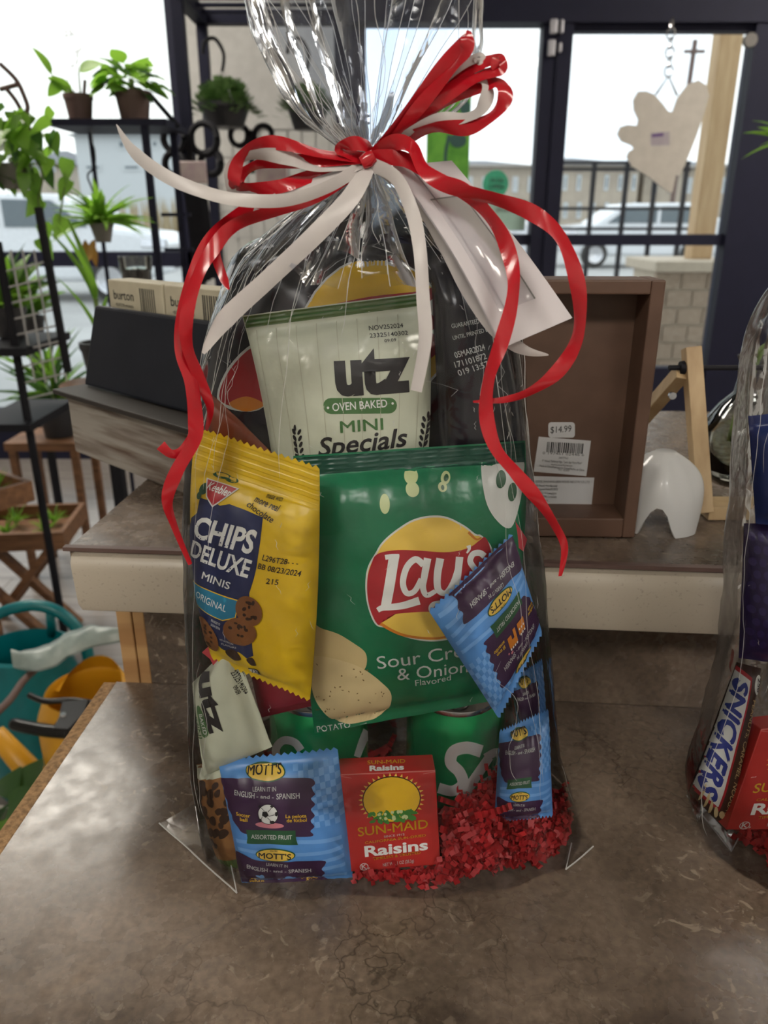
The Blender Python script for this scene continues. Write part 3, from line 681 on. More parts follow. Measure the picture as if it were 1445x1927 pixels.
t = thing('plant_cutting', 'green plant cutting rooting in the glass vase', 'cutting', vc+V((0, 0, hh*.4)))
obj('stem', MB().tube(cat_rom([vc+V(q) for q in ((-.012, -.004, hh*.35), (-.008, -.002, hh*.6), (-.003, 0, hh*.8), (.002, 0, hh+.004), (.03, -.01, hh+.022), (.07, -.02, hh+.035))]), .0022), 'stem_green', t, smooth=True)
obj('stem', MB().tube(cat_rom([vc+V(q) for q in ((.004, -.004, hh*.3), (.0, -.002, hh*.62), (.001, 0, hh*.85), (.01, 0, hh+.01), (.05, -.01, hh+.05))]), .0018), 'stem_green', t, smooth=True)
LG = leaf_mesh('leaf', MATS['leaf_green'], 'oval'); LB = leaf_mesh('leaf', MATS['leaf_bright'], 'oval'); LH = leaf_mesh('leaf', MATS['leaf_green'], 'heart', .2); LD = leaf_mesh('leaf', MATS['leaf_dark'], 'heart', .2); BL = leaf_mesh('leaf', MATS['leaf_bright'], 'blade', .55); BG = leaf_mesh('leaf', MATS['leaf_green'], 'blade', .3); BLH = leaf_mesh('leaf', MATS['leaf_bright'], 'heart', .25)
for q, d, L in (((.07, -.02, hh+.035), (.5, -.2, .6), .045), ((.05, -.01, hh+.05), (.3, .1, 1), .05), ((.055, -.01, hh+.05), (1, 0, .5), .05)): leaf(t, LG, vc+V(q), d, L, L*.55)
# ------------------------------------------------------------------ hanging cutout sign in the door
mat('cutout_white', (.50, .47, .43), .6); mat('tag_lilac', (.36, .32, .36), .6); mat('tag_purple', (.12, .07, .2), .6); mat('sign_red', (.5, .05, .06), .5)
hz = [(985, 540), (1010, 470), (1060, 405), (1110, 385), (1150, 410), (1162, 460), (1140, 540), (1100, 660), (1060, 760), (1020, 850), (1003, 840), (985, 925), (975, 930), (940, 905), (870, 850), (790, 800), (765, 755), (775, 730), (800, 715), (790, 700), (740, 680), (720, 645), (735, 610), (770, 600), (815, 605), (822, 575), (800, 530), (797, 480), (820, 440), (860, 438), (900, 455), (940, 500), (965, 535)]
SYY = 4.13
hp = [(880+x/2.557, y/2.557) for x, y in hz]; pts = [P(x, y, SYY) for x, y in hp]
t = thing('cutout_sign', 'cream cutout sign shaped like a hand-heart hanging from a chain in the doorway', 'sign', P(1250, 250, SYY))
obj('board', MB().prism(pts, (0, .012, 0)), 'cutout_white', t)
f = Flat(t, [P(1160, 150, SYY-.0002), P(1340, 150, SYY-.0002), P(1340, 365, SYY-.0002), P(1160, 365, SYY-.0002)]); f.gap = .001
f.print_('tag', G((1224, 248), (1260, 245), (1260, 271), (1224, 272)), 'tag_lilac', 1); f.print_('tag_stripe', G((1226, 250), (1248, 247), (1248, 254), (1226, 256)), 'tag_purple', 2)
ap = P(1258, 143, SYY)
obj('hanger_cord', MB().tube([P(1234, 178, SYY), ap, P(1274, 180, SYY)], .006, 6), 'print_grey', t)
for i in range(6):
    c = ap.lerp(V((P(1262, 52, SYY).x, SYY, HD+.005)), (i+.5)/6); r = (V((P(1262, 52, SYY).x, SYY, HD+.005)).z-ap.z)/12*1.25
    tp = [c+V((.02*cos(a)*(i % 2 == 0), .02*cos(a)*(i % 2), r*sin(a))) for a in [2*pi*k/14 for k in range(15)]]
    obj('chain_link', MB().tube(tp, .004, 6, False), 'chrome', t)
# stickers and poster on the glass
mat('sticker_teal', (.05, .42, .26), .5); mat('sticker_mint', (.42, .62, .56), .5)
c = P(934, 346, YW-.005); t = thing('round_sticker', 'round teal sticker on the shop window glass', 'sticker', c)
obj('disc', MB().lathe((c.x, YW+.03, c.z), [(0, 0), (.065, 0), (.065, .003), (0, .003)], 28, M=Matrix.Rotation(pi/2, 3, 'X')), 'sticker_teal', t)
f = Flat(t, [P(914, 325, YW+.024), P(955, 325, YW+.024), P(955, 367, YW+.024), P(914, 367, YW+.024)]); f.print_('lettering', J(T('WE ARE', (921, 343), (948, 343), 8), T('OPEN', (921, 356), (948, 356), 10)), 'sticker_mint', 1)
t = thing('hours_sticker', 'pale mint sticker with faint lettering on the shop window below the round one', 'sticker', P(950, 425, YW))
p, q = P(915, 434, YW), P(992, 376, YW); obj('sheet', MB().box((p.x, YW+.026, p.z), (q.x, YW+.03, q.z)), 'sticker_mint', t)
f = Flat(t, [P(915, 376, YW+.025), P(992, 376, YW+.025), P(992, 434, YW+.025), P(915, 434, YW+.025)]); f.print_('lettering', T('Welcome', (932, 400), (985, 398), 10), 'print_grey', 1)
mat('poster_green', (.06, .28, .02), .5, c2=(.16, .48, .05), scale=14); mat('poster_dark', (.03, .10, .09), .5)
p, q = P(800, 420, 4.0), P(888, 150, 4.0); t = thing('green_poster', 'green leafy poster board standing in the shop window behind the bow', 'poster', V(((p.x+q.x)/2, 4.0, 0)))
obj('board', MB().box((p.x, 4.0, p.z), (q.x, 4.012, q.z)), 'poster_green', t)
obj('easel_leg', MB().bar((p.x+.03, 4.02, p.z+.05), (p.x+.03, 4.1, 0), .02), 'beech', t); obj('easel_leg', MB().bar((q.x-.03, 4.02, p.z+.05), (q.x-.03, 4.1, 0), .02), 'beech', t)
f = Flat(t, [P(800, 150, 3.999), P(888, 150, 3.999), P(888, 420, 3.999), P(800, 420, 3.999)]); f.gap = .001
f.print_('picture', J(E(862, 260, 16, 14), ST([(845, 250), (838, 290), (842, 330)], 6), E(875, 200, 10, 14)), 'poster_dark', 1)
# ------------------------------------------------------------------ display rack with hanging ferns
RY, RB = 3.2, 3.6
a = P(333, 0, RY).x; ab = a+.02; rr_ = P(640, 100, RY).x; zt_ = P(340, -18, RY).z
t = thing('display_rack', 'dark metal display rack with overhead bars and wire grid against the grey wall', 'rack', V(((a+rr_)/2, RY+.2, 0)))
for x, y in ((a, RY), (rr_, RY), (a, RB), (rr_, RB)): obj('upright', MB().box((x-.02, y-.02, 0), (x+.02, y+.02, zt_)), 'dark_frame', t)
for p, q in (((a, RY), (a, RB)), ((rr_, RY), (rr_, RB)), ((a, RB), (rr_, RB)), ((a, RY), (rr_, RY))): obj('top_bar', MB().bar((*p, zt_), (*q, zt_), .05), 'dark_frame', t)
for k in range(1, 4): y = RY+(RB-RY)*k/4; obj('cross_bar', MB().tube([(a, y, zt_), (rr_, y, zt_)], .008, 6), 'dark_frame', t)
mat('grid_white', (.42, .42, .42), .5)
zg0, zg1 = .25, P(420, 246, RB).z; gx = [a+.04+(rr_-a-.05)*i/9 for i in range(10)]
for x in gx: obj('grid_wire', MB().box((x-.004, RB-.04, zg0), (x+.004, RB-.03, zg1)), 'grid_white', t)
k = 0
while zg1-k*.105 > zg0: z = zg1-k*.105; obj('grid_wire', MB().box((a+.03, RB-.045, z-.004), (rr_-.01, RB-.035, z+.004)), 'grid_white', t); k += 1
def fern(name, label, px, py, pb, Y, r, hang):
    b = P(px, pb, Y); t = thing(name, label, 'hanging plant', b, 'ferns on the display rack'); ph_ = P(px, py, Y).z-b.z
    obj('pot', MB().lathe(b, pot_prof(r*.55, r*.8, ph_*.6), 20), 'pot_black', t, smooth=40)
    g = MB(); rg = random.Random(px)
    for i in range(210):
        an = rg.uniform(0, 2*pi); el = rg.uniform(.15, 1.45); L = r*rg.uniform(.85, 1.35); c = b+V((0, 0, ph_*.62))
        d = V((cos(an)*cos(el), sin(an)*cos(el)*.8, sin(el)))
        prev = None
        for k in range(7):
            s = (k+1)/7; q = c+d*(L*s)+V((0, 0, -L*.5*s*s)); w_ = L*.2*(1-s*.7); x = d.cross(V((0, 0, 1))).normalized()*w_
            g.add([q-d*.012, q+x-d*.02, q+x*.8+d*.02, q+d*.012], [(0, 1, 2, 3)]); g.add([q-d*.012, q-x-d*.02, q-x*.8+d*.02, q+d*.012], [(0, 3, 2, 1)])
    obj('foliage', g, 'fern_green', t, kind='stuff')
    for i in range(4):
        an = i*pi/2+.5; obj('hanging_wire', MB().tube([b+V((cos(an)*r*.8, sin(an)*r*.8, ph_*.6)), V((b.x, b.y, hang))], .0016, 5), 'grid_white', t)
    hk = [V((b.x, b.y, hang)), V((b.x+.01, b.y, hang+.06)), V((b.x-.02, b.y, hang+.11)), V((b.x-.06, b.y, hang+.10)), V((b.x-.07, b.y, hang+.06))]
    obj('hook', MB().tube(cat_rom(hk, 5), .007, 6), 'black_metal', t, smooth=True)
fern('fern_basket', 'bushy green fern in a dark hanging pot on the rack', 425, 165, 240, 3.4, .125, zt_-.22)
fern('fern_basket', 'bushy green fern in a dark hanging pot partly behind the cellophane', 580, 168, 245, 3.4, .10, zt_-.22)
# black scroll letters/hooks on the rack
def scroll(label, px, py, Y, s, rows):
    c = P(px, py, Y); t = thing('scroll_bracket', label, 'bracket', c, 'black scroll brackets')
    for (dx, dz, r) in rows:
        obj('ring', MB().tube([c+V((dx*s+r*s*cos(a), .03*sin(a*.5), dz*s+r*s*sin(a))) for a in [2*pi*k/20 for k in range(21)]], .013*s/.1, 6, False), 'black_metal', t, smooth=True)
    obj('arm', MB().bar(c+V((0, .02, -.16*s/.1*.8)), c+V((0, .02, .1*s/.1*.5)), .02), 'black_metal', t)
scroll('stacked black scroll rings hooked on the rack upright', 355, 280, 3.135, .1, [(-.55, .35, .42), (.55, .35, .52), (-.6, -.5, .4), (.75, -.45, .4)])
scroll('black scroll rings hooked on the wire grid', 470, 268, 3.5, .09, [(-.5, .3, .42), (.6, .3, .42)])
mat('card_pink', (.42, .32, .34), .6, c2=(.5, .42, .40), scale=25)
def packet_card(px0, py0, px1, py1, Y, label):
    p, q = P(px0, py1, Y), P(px1, py0, Y); o = obj('seed_packet', MB().box((p.x, Y, p.z), (q.x, Y+.02, q.z)), 'card_pink', bevel=.004); tag(o, label, 'packet', 'packets on the rack')
packet_card(339, 303, 386, 345, 3.1, 'pinkish flower packet hanging below the scroll rings')
packet_card(483, 315, 540, 360, 3.5, 'pinkish flower packet on the wire grid behind the red bow')
t = thing('tool_bundle', 'bundle of black tool handles hanging on the rack upright', 'tools', P(375, 470, 3.1))
for i in range(6): x0 = 350+i*7; obj('handle', MB().bar(P(x0, 352+i*3, 3.1), P(x0+22, 540-i*4, 3.1), .016, .014), 'black_metal', t)
# ------------------------------------------------------------------ left plant rack and its pots
SY = 2.9
p, q = P(112, 231, SY), P(330, 231, SY); za_ = p.z
t = thing('plant_shelf', 'tall black metal plant shelf in front of the left window', 'shelf', V(((p.x+q.x)/2, SY+.1, 0)))
obj('shelf_board', MB().box((p.x, SY-.12, za_-.02), (q.x, SY+.16, za_)), 'dark_frame', t)
for px in (288, 306): x = P(px, 240, SY).x; obj('upright', MB().bar((x, SY-.1 if px == 288 else SY+.14, 0), (x, SY-.1 if px == 288 else SY+.14, za_-.02), .022), 'dark_frame', t)
obj('upright', MB().bar((p.x+.05, SY+.14, 0), (p.x+.05, SY+.14, za_-.02), .012), 'dark_frame', t)
for z in (P(300, 404, SY).z, P(300, 470, SY).z, .6): obj('rung', MB().bar((P(288, 240, SY).x, SY, z), (P(345, 240, SY).x, SY, z), .012), 'dark_frame', t)
obj('diagonal_brace', MB().bar(P(280, 175, SY+.1), P(335, 238, SY), .012), 'black_metal', t)
b = P(152, 225, SY); b.z = za_+.0006
t = thing('potted_plant', 'small broad-leaved plant in a brown pot with a white wire trellis', 'plant', b, 'pots on the plant shelf')
hp_ = P(152, 178, SY).z-za_; obj('pot', MB().lathe(b, pot_prof(.036, .047, hp_), 20), 'pot_brown', t, smooth=40); top = b+V((0, 0, hp_*.9))
for (x, y, x2, y2, W) in ((138, 176, 95, 140, .05), (120, 150, 88, 178, .045), (98, 142, 70, 86, .042), (148, 135, 187, 110, .055)):
    leaf(t, LB if x2 != 88 else LG, P(x, y, SY), P(x2, y2, SY)-P(x, y, SY), (P(x2, y2, SY)-P(x, y, SY)).length, W, .9)
for q in (((150, 180), (140, 176)), ((140, 176), (120, 150)), ((120, 150), (98, 142)), ((152, 180), (148, 136))): obj('stem', MB().tube([P(*q[0], SY), P(*q[1], SY)], .003, 6), 'stem_green', t)
obj('bark_stick', MB().bar(P(158, 180, SY), P(160, 150, SY), .009), 'pot_brown', t)
mat('wire_white', (.7, .7, .7), .4)
for pts in ([(128, 175), (125, 60), (115, 35), (98, 30), (95, 45), (105, 54)], [(140, 175), (132, 50), (140, 22), (150, 30), (146, 45)], [(150, 175), (140, 70), (120, 60), (97, 62), (95, 80), (106, 88)], [(118, 68), (140, 64)], [(130, 124), (142, 120), (155, 70)], [(138, 100), (160, 90)]):
    obj('trellis_wire', MB().tube(cat_rom([P(x, y, SY) for x, y in pts], 5), .0016, 5), 'wire_white', t)
b = P(254, 222, SY); b.z = za_+.0006
t = thing('potted_plant', 'bushy ivy in a wide brown pot on the plant shelf', 'plant', b, 'pots on the plant shelf')
hp_ = P(254, 172, SY).z-za_; obj('pot', MB().lathe(b, pot_prof(.045, .058, hp_), 20), 'pot_brown', t, smooth=40)
rg = random.Random(5)
for i in range(46):
    an = rg.uniform(0, 2*pi); el = rg.uniform(.0, 1.2); c = b+V((0, 0, hp_*.95)); d = V((cos(an)*cos(el), sin(an)*cos(el), sin(el))); p = c+V((d.x*.085, d.y*.07, d.z*.10))*rg.uniform(.5, 1.1)
    leaf(t, rg.choice((LH, LH, LD, LB)), p, d+V((0, 0, -.55)), rg.uniform(.055, .08), rg.uniform(.045, .065), rg.uniform(-.6, .6))
obj('stem', MB().tube([b+V((0, 0, hp_*.8)), b+V((0, 0, hp_*1.4))], .01, 6), 'stem_green', t)
# hanging spider plant
HY = 2.5
b = P(195, 456, HY); t = thing('hanging_spider_plant', 'arching bright green plant hanging in a small grey pot', 'hanging plant', b)
hp_ = P(195, 420, HY).z-b.z; obj('pot', MB().lathe(b, pot_prof(.022, .034, hp_), 18), 'pot_grey', t, smooth=40)
rg = random.Random(9)
for i in range(52):
    an = rg.uniform(0, 2*pi); el = rg.uniform(.15, 1.35); d = V((cos(an)*cos(el), sin(an)*cos(el)*.8, sin(el)))
    leaf(t, rg.choice((BL, BL, BG)), b+V((0, 0, hp_*.9)), d, rg.uniform(.10, .165), .032, rg.uniform(-.5, .5))
hk = [P(x, y, HY) for x, y in ((190, 400), (172, 352), (165, 330), (178, 312), (177, 280), (170, 268), (174, 272))]
obj('hanging_hook', MB().tube(cat_rom(hk, 5), .003, 6), 'black_metal', t, smooth=True); obj('hanging_wire', MB().tube([P(173, 270, HY), P(172, 236, SY-.05)], .0015, 5), 'black_metal', t)
mat('leaf_orange', (.45, .16, .03), .5, c2=(.4, .3, .05), scale=40)
LO = leaf_mesh('leaf', MATS['leaf_orange'], 'oval')
for (x, y, x2, y2) in ((160, 450, 165, 500), (172, 455, 182, 502), (178, 450, 170, 475)): leaf(t, LO, P(x, y, HY), P(x2, y2, HY)-P(x, y, HY), .075, .022, 1.2)
# pothos basket at far left
GY = 2.2
b = P(28, 356, GY); t = thing('hanging_pothos', 'trailing green pothos in a brown hanging pot at the left window', 'hanging plant', b)
hp_ = P(28, 308, GY).z-b.z; obj('pot', MB().lathe(b, pot_prof(.03, .048, hp_), 20), 'pot_grey', t, smooth=40)
rg = random.Random(12)
for i in range(90):
    x = rg.gauss(30, 38); y = rg.gauss(270, 42)
    if not (-30 < x < 125 and 190 < y < 330): continue
    an = rg.uniform(0, 2*pi); leaf(t, rg.choice((LH, LH, BLH, LD)), P(x, y, GY+rg.uniform(-.08, .08)), V((cos(an), -.4, -.6+.4*sin(an))), rg.uniform(.045, .07), rg.uniform(.035, .05), rg.uniform(-.8, .8))
for (x, y, dx) in ((125, 320, -3), (118, 360, -12), (70, 380, 16), (85, 440, 5), (88, 470, 14), (65, 350, 8), (110, 430, -10), (20, 345, 10), (60, 395, -15)): leaf(t, rg.choice((LH, BLH)), P(x-dx, y-22, GY), P(x+dx, y+18, GY)-P(x-dx, y-22, GY), .062, .046, rg.uniform(.6, 1.3))
for pts in ([(60, 290), (80, 330), (72, 380), (85, 420), (88, 470)], [(70, 300), (118, 320), (120, 360), (108, 430)]): obj('vine', MB().tube(cat_rom([P(x, y, GY) for x, y in pts], 6), .0028, 6), 'stem_green', t, smooth=True)
for pts in ([(0, 120), (30, 150), (45, 180), (52, 205), (40, 225)], [(10, 165), (30, 190), (48, 225), (56, 245)], [(0, 168), (22, 162), (38, 158)]): obj('basket_wire', MB().tube(cat_rom([P(x, y, GY) for x, y in pts], 6), .006, 6), 'pot_brown', t, smooth=True)
# wire rack at far left
WY = 2.0
t = thing('wire_rack', 'black slanted wire rack beside the left window', 'rack', V((P(30, 600, WY).x, WY, 0)))
for pts in (((-5, 455), (62, 835)), ((72, 390), (128, 700))): a_, b_ = P(*pts[0], WY), P(*pts[1], WY); obj('leg', MB().tube([a_, V((b_.x, b_.y, 0)) if pts[0][0] < 0 else b_], .011, 8), 'black_metal', t)
for k in range(9): y = 500+k*30; obj('grid_wire', MB().tube([P(4+k*5, y+12, WY), P(88+k*5, y-8, WY)], .0025, 5), 'grid_white', t)
for k in range(4): obj('grid_wire', MB().tube([P(20+k*22, 470, WY), P(66+k*20, 720, WY)], .0025, 5), 'grid_white', t)
for k in range(2): a_, b_ = P(-40, 650+k*140, WY), P(60+k*10, 640+k*140, WY); obj('shelf', MB().box((a_.x, WY-.05, a_.z-.02), (b_.x, WY+.25, a_.z)), 'black_metal', t)
# leafy pots around it
def leafy(label, px, pb, Y, r, ph_, ms, n, L, W, seed, spread=1.0, potm='pot_black', el0=.3, el1=1.4, ground=None, group='floor plants'):
    b = P(px, pb, Y)
    if ground is not None: b.z = ground
    t = thing('potted_plant', label, 'plant', b, group); obj('pot', MB().lathe(b, pot_prof(r*.75, r, ph_), 18), potm, t, smooth=40); rg = random.Random(seed)
    for i in range(n):
        an = rg.uniform(0, 2*pi); el = rg.uniform(el0, el1); d = V((cos(an)*cos(el)*spread, sin(an)*cos(el)*spread, sin(el)))
        q = b+V((d.x*r*.5, d.y*r*.5, ph_*.9+d.z*L*rg.uniform(0, .6))); leaf(t, rg.choice(ms), q, d, L*rg.uniform(.6, 1.1), W*rg.uniform(.7, 1.1), rg.uniform(-.6, .6))
    obj('stem', MB().tube([b+V((0, 0, ph_*.7)), b+V((0, 0, ph_+L*.5))], .006, 6), 'stem_green', t); return t
leafy('feathery dark palm in a black pot beside the weathered block', 112, 820, 2.75, .065, .14, (BG, LD), 50, .22, .02, 21)
# small bench carrying that pot
bp_ = P(112, 820, 2.75); bz_ = bp_.z; t = thing('plant_bench', 'low dark wooden bench under the feathery palm', 'bench', V((bp_.x, bp_.y, 0)))
obj('bench_top', MB().box((bp_.x-.16, bp_.y-.1, bz_-.03), (bp_.x+.1, bp_.y+.12, bz_-.0006)), 'tray_wood', t)
for dx in (-.14, .08):
    for dy in (-.08, .1): obj('leg', MB().box((bp_.x+dx-.012, bp_.y+dy-.012, 0), (bp_.x+dx+.012, bp_.y+dy+.012, bz_-.03)), 'tray_wood', t)
leafy('broad-leaved green plant on the wire rack', 24, 640, WY+.14, .045, .08, (LH, LG, LD), 26, .13, .06, 23, ground=P(-40, 650, WY).z+.001)
leafy('strappy green plant behind the black slate board', 200, 720, 1.9, .05, .1, (BG, BG), 5, .20, .028, 25, el0=1.25, group='plants behind the board')
leafy('low green plant beside the wire rack', 62, 640, 3.35, .06, .1, (LG, LD), 26, .16, .06, 28, group='plants behind the board')
# stands under those two
for (px, pb, Y) in ((200, 720, 1.9), (62, 640, 3.35)):
    q = P(px, pb, Y); t = thing('plant_pedestal', 'dark pedestal under the strappy plant behind the board' if px == 200 else 'dark pedestal under the low plant beside the wire rack', 'pedestal', V((q.x, q.y, 0)))
    obj('pedestal_top', MB().lathe(V((q.x, q.y, q.z-.02)), [(0, 0), (.11, 0), (.11, .019), (0, .019)], 20), 'tray_wood', t); obj('pedestal_post', MB().tube([(q.x, q.y, 0), (q.x, q.y, q.z-.02)], .02), 'black_metal', t)
# dark glass jar on its own small table
JY = 1.6; b = P(277, 700, JY); jt = P(277, 482, JY).z
t = thing('round_side_table', 'small round table behind the slate board carrying the dark jar', 'table', V((b.x, JY, 0)))
obj('table_top', MB().lathe(V((b.x, JY, b.z-.02)), [(0, 0), (.12, 0), (.12, .02), (0, .02)], 24), 'tray_wood', t); obj('table_post', MB().tube([(b.x, JY, 0), (b.x, JY, b.z-.02)], .022), 'black_metal', t)
t = thing('dotted_jar', 'dark glass jar with raised dots and a clear rim', 'jar', b+V((0, 0, .0005))); b = b+V((0, 0, .0005)); hj = jt-b.z
mat('dark_glass', (.02, .018, .018), .12, coat=.5); jr = .029
obj('jar_body', MB().lathe(b, [(0, 0), (jr*.85, 0), (jr, hj*.1), (jr*.93, hj*.5), (jr, hj*.9), (jr*.9, hj*.9), (0, hj*.88)], 24), 'dark_glass', t, smooth=50)
obj('rim', MB().lathe(b, [(jr*1.05, hj*.88), (jr*1.12, hj), (jr*1.05, hj), (jr*.98, hj*.88)], 24), 'clear_glass', t, smooth=50)
dm = MB().lathe((0, 0, 0), [(.0, .0), (.0045, 0), (.0035, .002), (0, .003)], 8, M=Matrix.Rotation(pi/2, 3, 'X'))
dt = None
for r in range(7):
    for k in range(7):
        a_ = radians(-75+k*25+(r % 2)*12)
        if dt is None: dt = obj('glass_dot', dm, 'dark_glass', t); o = dt
        else: o = dt.copy(); col.objects.link(o); o.parent = t
        o.location = V((jr*.97*sin(a_), -jr*.97*cos(a_), hj*(.2+.095*r)))
# ------------------------------------------------------------------ air plant trays on an X-legged stand
TY = 2.0
def tray(label, px0, py0, px1, py1, z, dep, seed):
    a_ = PZ(px0, py0, z); b_ = PZ(px1, py1, z); d = (b_-a_).normalized(); n = V((-d.y, d.x, 0)); L = (b_-a_).length
    M = lambda p: a_+d*p.x+n*p.y+V((0, 0, p.z))
    t = thing('planter_tray', label, 'tray', M(V((L/2, dep/2, -.05))), 'wooden planter trays'); h = .055
    obj('tray_bottom', MB().box((0, 0, -h), (L, dep, -h+.012), M), 'tray_wood', t)
    for p, q in (((0, 0, -h+.012), (L, .014, 0)), ((0, dep-.014, -h+.012), (L, dep, 0)), ((0, .014, -h+.012), (.014, dep-.014, 0)), ((L-.014, .014, -h+.012), (L, dep-.014, 0))): obj('tray_side', MB().box(p, q, M), 'tray_wood', t)
    rg = random.Random(seed)
    for k in range(6):
        c = M(V((L*(.20+.30*(k % 3)), dep*(.32 if k < 3 else .68), -h+.0125))); pt_ = thing('air_plant', 'spiky green air plant in the '+('upper' if seed == 33 else 'lower')+' wooden tray', 'air plant', c, 'air plants in the trays')
        for i in range(22):
            an = rg.uniform(0, 2*pi); el = rg.uniform(.9, 1.45); leaf(pt_, rg.choice((BG, BL, BG)), c+V((0, 0, .006)), V((cos(an)*cos(el), sin(an)*cos(el), sin(el))), rg.uniform(.045, .075), .009, 0)
    return t
tray('wooden planter tray of air plants on the middle of the stand', -140, 1012, 118, 1002, .40, .26, 31)
tray('wooden planter tray of air plants at the top of the stand', -140, 960, 60, 905, .62, .26, 33)
t = thing('tray_stand', 'wooden stand with crossed legs carrying the planter trays', 'stand', V((-1.1, 2.05, 0)))
for p, q in (((-1.30, 2.14, .330), (-1.02, 2.14, 0)), ((-1.02, 2.18, .330), (-1.30, 2.18, 0)), ((-1.30, 2.30, .330), (-1.02, 2.30, 0)), ((-1.02, 2.34, .330), (-1.30, 2.34, 0)), ((-1.19, 1.90, .564), (-1.19, 1.90, 0)), ((-1.08, 1.90, .564), (-1.08, 1.90, 0)), ((-1.14, 1.98, .564), (-1.14, 1.98, 0))): obj('leg', MB().bar(p, q, .03, .022), 'tray_wood', t)
# ------------------------------------------------------------------ watering cans and bits on the floor
c = PZ(48, 1222, .36); c.z = 0
t = thing('watering_can', 'teal plastic watering can with a round top handle', 'watering can', c)
rm = .098
obj('body', MB().lathe(c, [(0, 0), (.115, 0), (.125, .02), (.125, .22), (.118, .27), (rm, .33), (rm+.004, .365), (rm-.006, .37), (rm-.012, .33), (.11, .26), (.11, .05), (0, .04)], 36, sq=(1, .85)), 'teal_plastic', t, smooth=50)
obj('rib', MB().lathe(c, [(.125, .205), (.129, .215), (.125, .225)], 36, sq=(1, .85)), 'teal_plastic', t, smooth=50)
ht = [c+V(q) for q in ((-.125, .02, .24), (-.13, .03, .34), (-.09, .04, .415), (0, .05, .445), (.07, .05, .425), (.115, .045, .36), (.122, .04, .26))]
obj('handle', MB().tube(cat_rom(ht, 8), .0135, 10), 'teal_plastic', t, smooth=True); obj('handle_strut', MB().tube([c+V((.045, .052, .43)), c+V((.03, .075, .355))], .011, 8), 'teal_plastic', t, smooth=True)
obj('spout', MB().tube([c+V((-.1, -.05, .08)), c+V((-.22, -.1, .3))], [.03, .015], 10), 'teal_plastic', t, smooth=True)
c = PZ(165, 1296, .45); c.z = 0
t = thing('yellow_watering_can', 'yellow plastic watering can half hidden by the counter edge', 'watering can', c)
rt = Matrix.Rotation(.5, 3, 'Z')
obj('body', MB().lathe(c, [(0, 0), (.085, 0), (.09, .03), (.096, .36), (.094, .405), (.08, .44), (.076, .45), (.072, .44), (.085, .40), (.085, .05), (0, .04)], 32, sq=(1, 1)), 'yellow_plastic', t, smooth=45)
obj('spout', MB().tube([c+V((-.07, .0, .14)), c+V((-.2, .015, .34))], [.032, .018], 12), 'yellow_plastic', t, smooth=True)
obj('splash_lip', MB().grid(lambda u, v: c+V(((.082-.02*v)*cos(pi*u-.2), (.082-.02*v)*sin(pi*u-.2), .435+.05*v*sin(pi*u))), 16, 4), 'yellow_plastic', t, smooth=True)
t = thing('hand_shears', 'black looped-handle garden shears resting on the yellow watering can', 'shears', PZ(120, 1350, .44)); zz = .464
def pz(pts, z=zz): return [PZ(x, y, z) for x, y in pts]
obj('handle', MB().tube(cat_rom(pz(((200, 1328), (140, 1318), (90, 1320), (70, 1315), (55, 1308))), 5), .0055, 8), 'black_plastic', t, smooth=True)
obj('handle', MB().tube(cat_rom(pz(((130, 1378), (90, 1375), (60, 1370), (22, 1362)), ), 5), [.011]*15+[.009], 8), 'black_plastic', t, smooth=True)
obj('pivot_plate', MB().prism([PZ(x, y, zz) for x, y in ((118, 1330), (170, 1325), (160, 1355), (130, 1384), (100, 1382), (112, 1360))], (0, 0, .012)), 'black_plastic', t, bevel=.002)
obj('bolt', MB().lathe(PZ(119, 1346, zz+.012), [(0, .003), (.005, .003), (.006, 0)], 12), 'chrome', t)
mat('sleeve_grey', (.20, .25, .235), .35, c2=(.28, .33, .31), scale=30)
t = thing('plant_sleeve', 'pale grey-green folded plastic sleeve lying across the watering cans', 'sleeve', PZ(120, 1220, .45))
def slv(u, v):
    x = 24+u*206; yc = 1243-48*u+10*sin(u*7); hw = 21*(.15+.85*sin(pi*(.12+.86*u))); p = PZ(x, yc+(v-.5)*2*hw, .465); p.z += .022*sin(pi*v)+.006*noise.noise(V((u*9, v*4, 2))); return p
m_ = MB().grid(slv, 28, 10); m_.grid(lambda u, v: slv(u, 1-v)-V((0, 0, .004+.016*sin(pi*v))), 28, 10)
obj('sheet', m_, 'sleeve_grey', t, smooth=True); obj('stalk', MB().tube(cat_rom(pz(((74, 1253), (45, 1280), (20, 1315), (-10, 1345)), .45), 5), .007, 8), 'pot_brown', t, smooth=True)
b = PZ(-30, 1600, .22)
t = thing('dappled_pothos', 'dark dappled leaves in a white pot below the particle board edge', 'plant', V((b.x, b.y, 0)))
obj('pot', MB().lathe(V((b.x-.03, b.y+.02, 0)), pot_prof(.07, .09, .22), 24), 'white_wall', t, smooth=40)
rg = random.Random(44)
for (x, y, x2, y2, L) in ((35, 1490, 58, 1455, .075), (15, 1520, 50, 1500, .08), (5, 1500, 20, 1470, .06), (20, 1560, 48, 1540, .08), (0, 1470, 12, 1490, .05)): leaf(t, LD, PZ(x, y, .27), PZ(x2, y2, .29)-PZ(x, y, .27), L, L*.8, .3)
for i in range(20): an = rg.uniform(0, 6.28); leaf(t, rg.choice((LD, LG)), V((b.x-.03, b.y+.02, .2)), V((cos(an), sin(an), rg.uniform(.3, 1.2))), .1, .06, rg.uniform(-.5, .5))
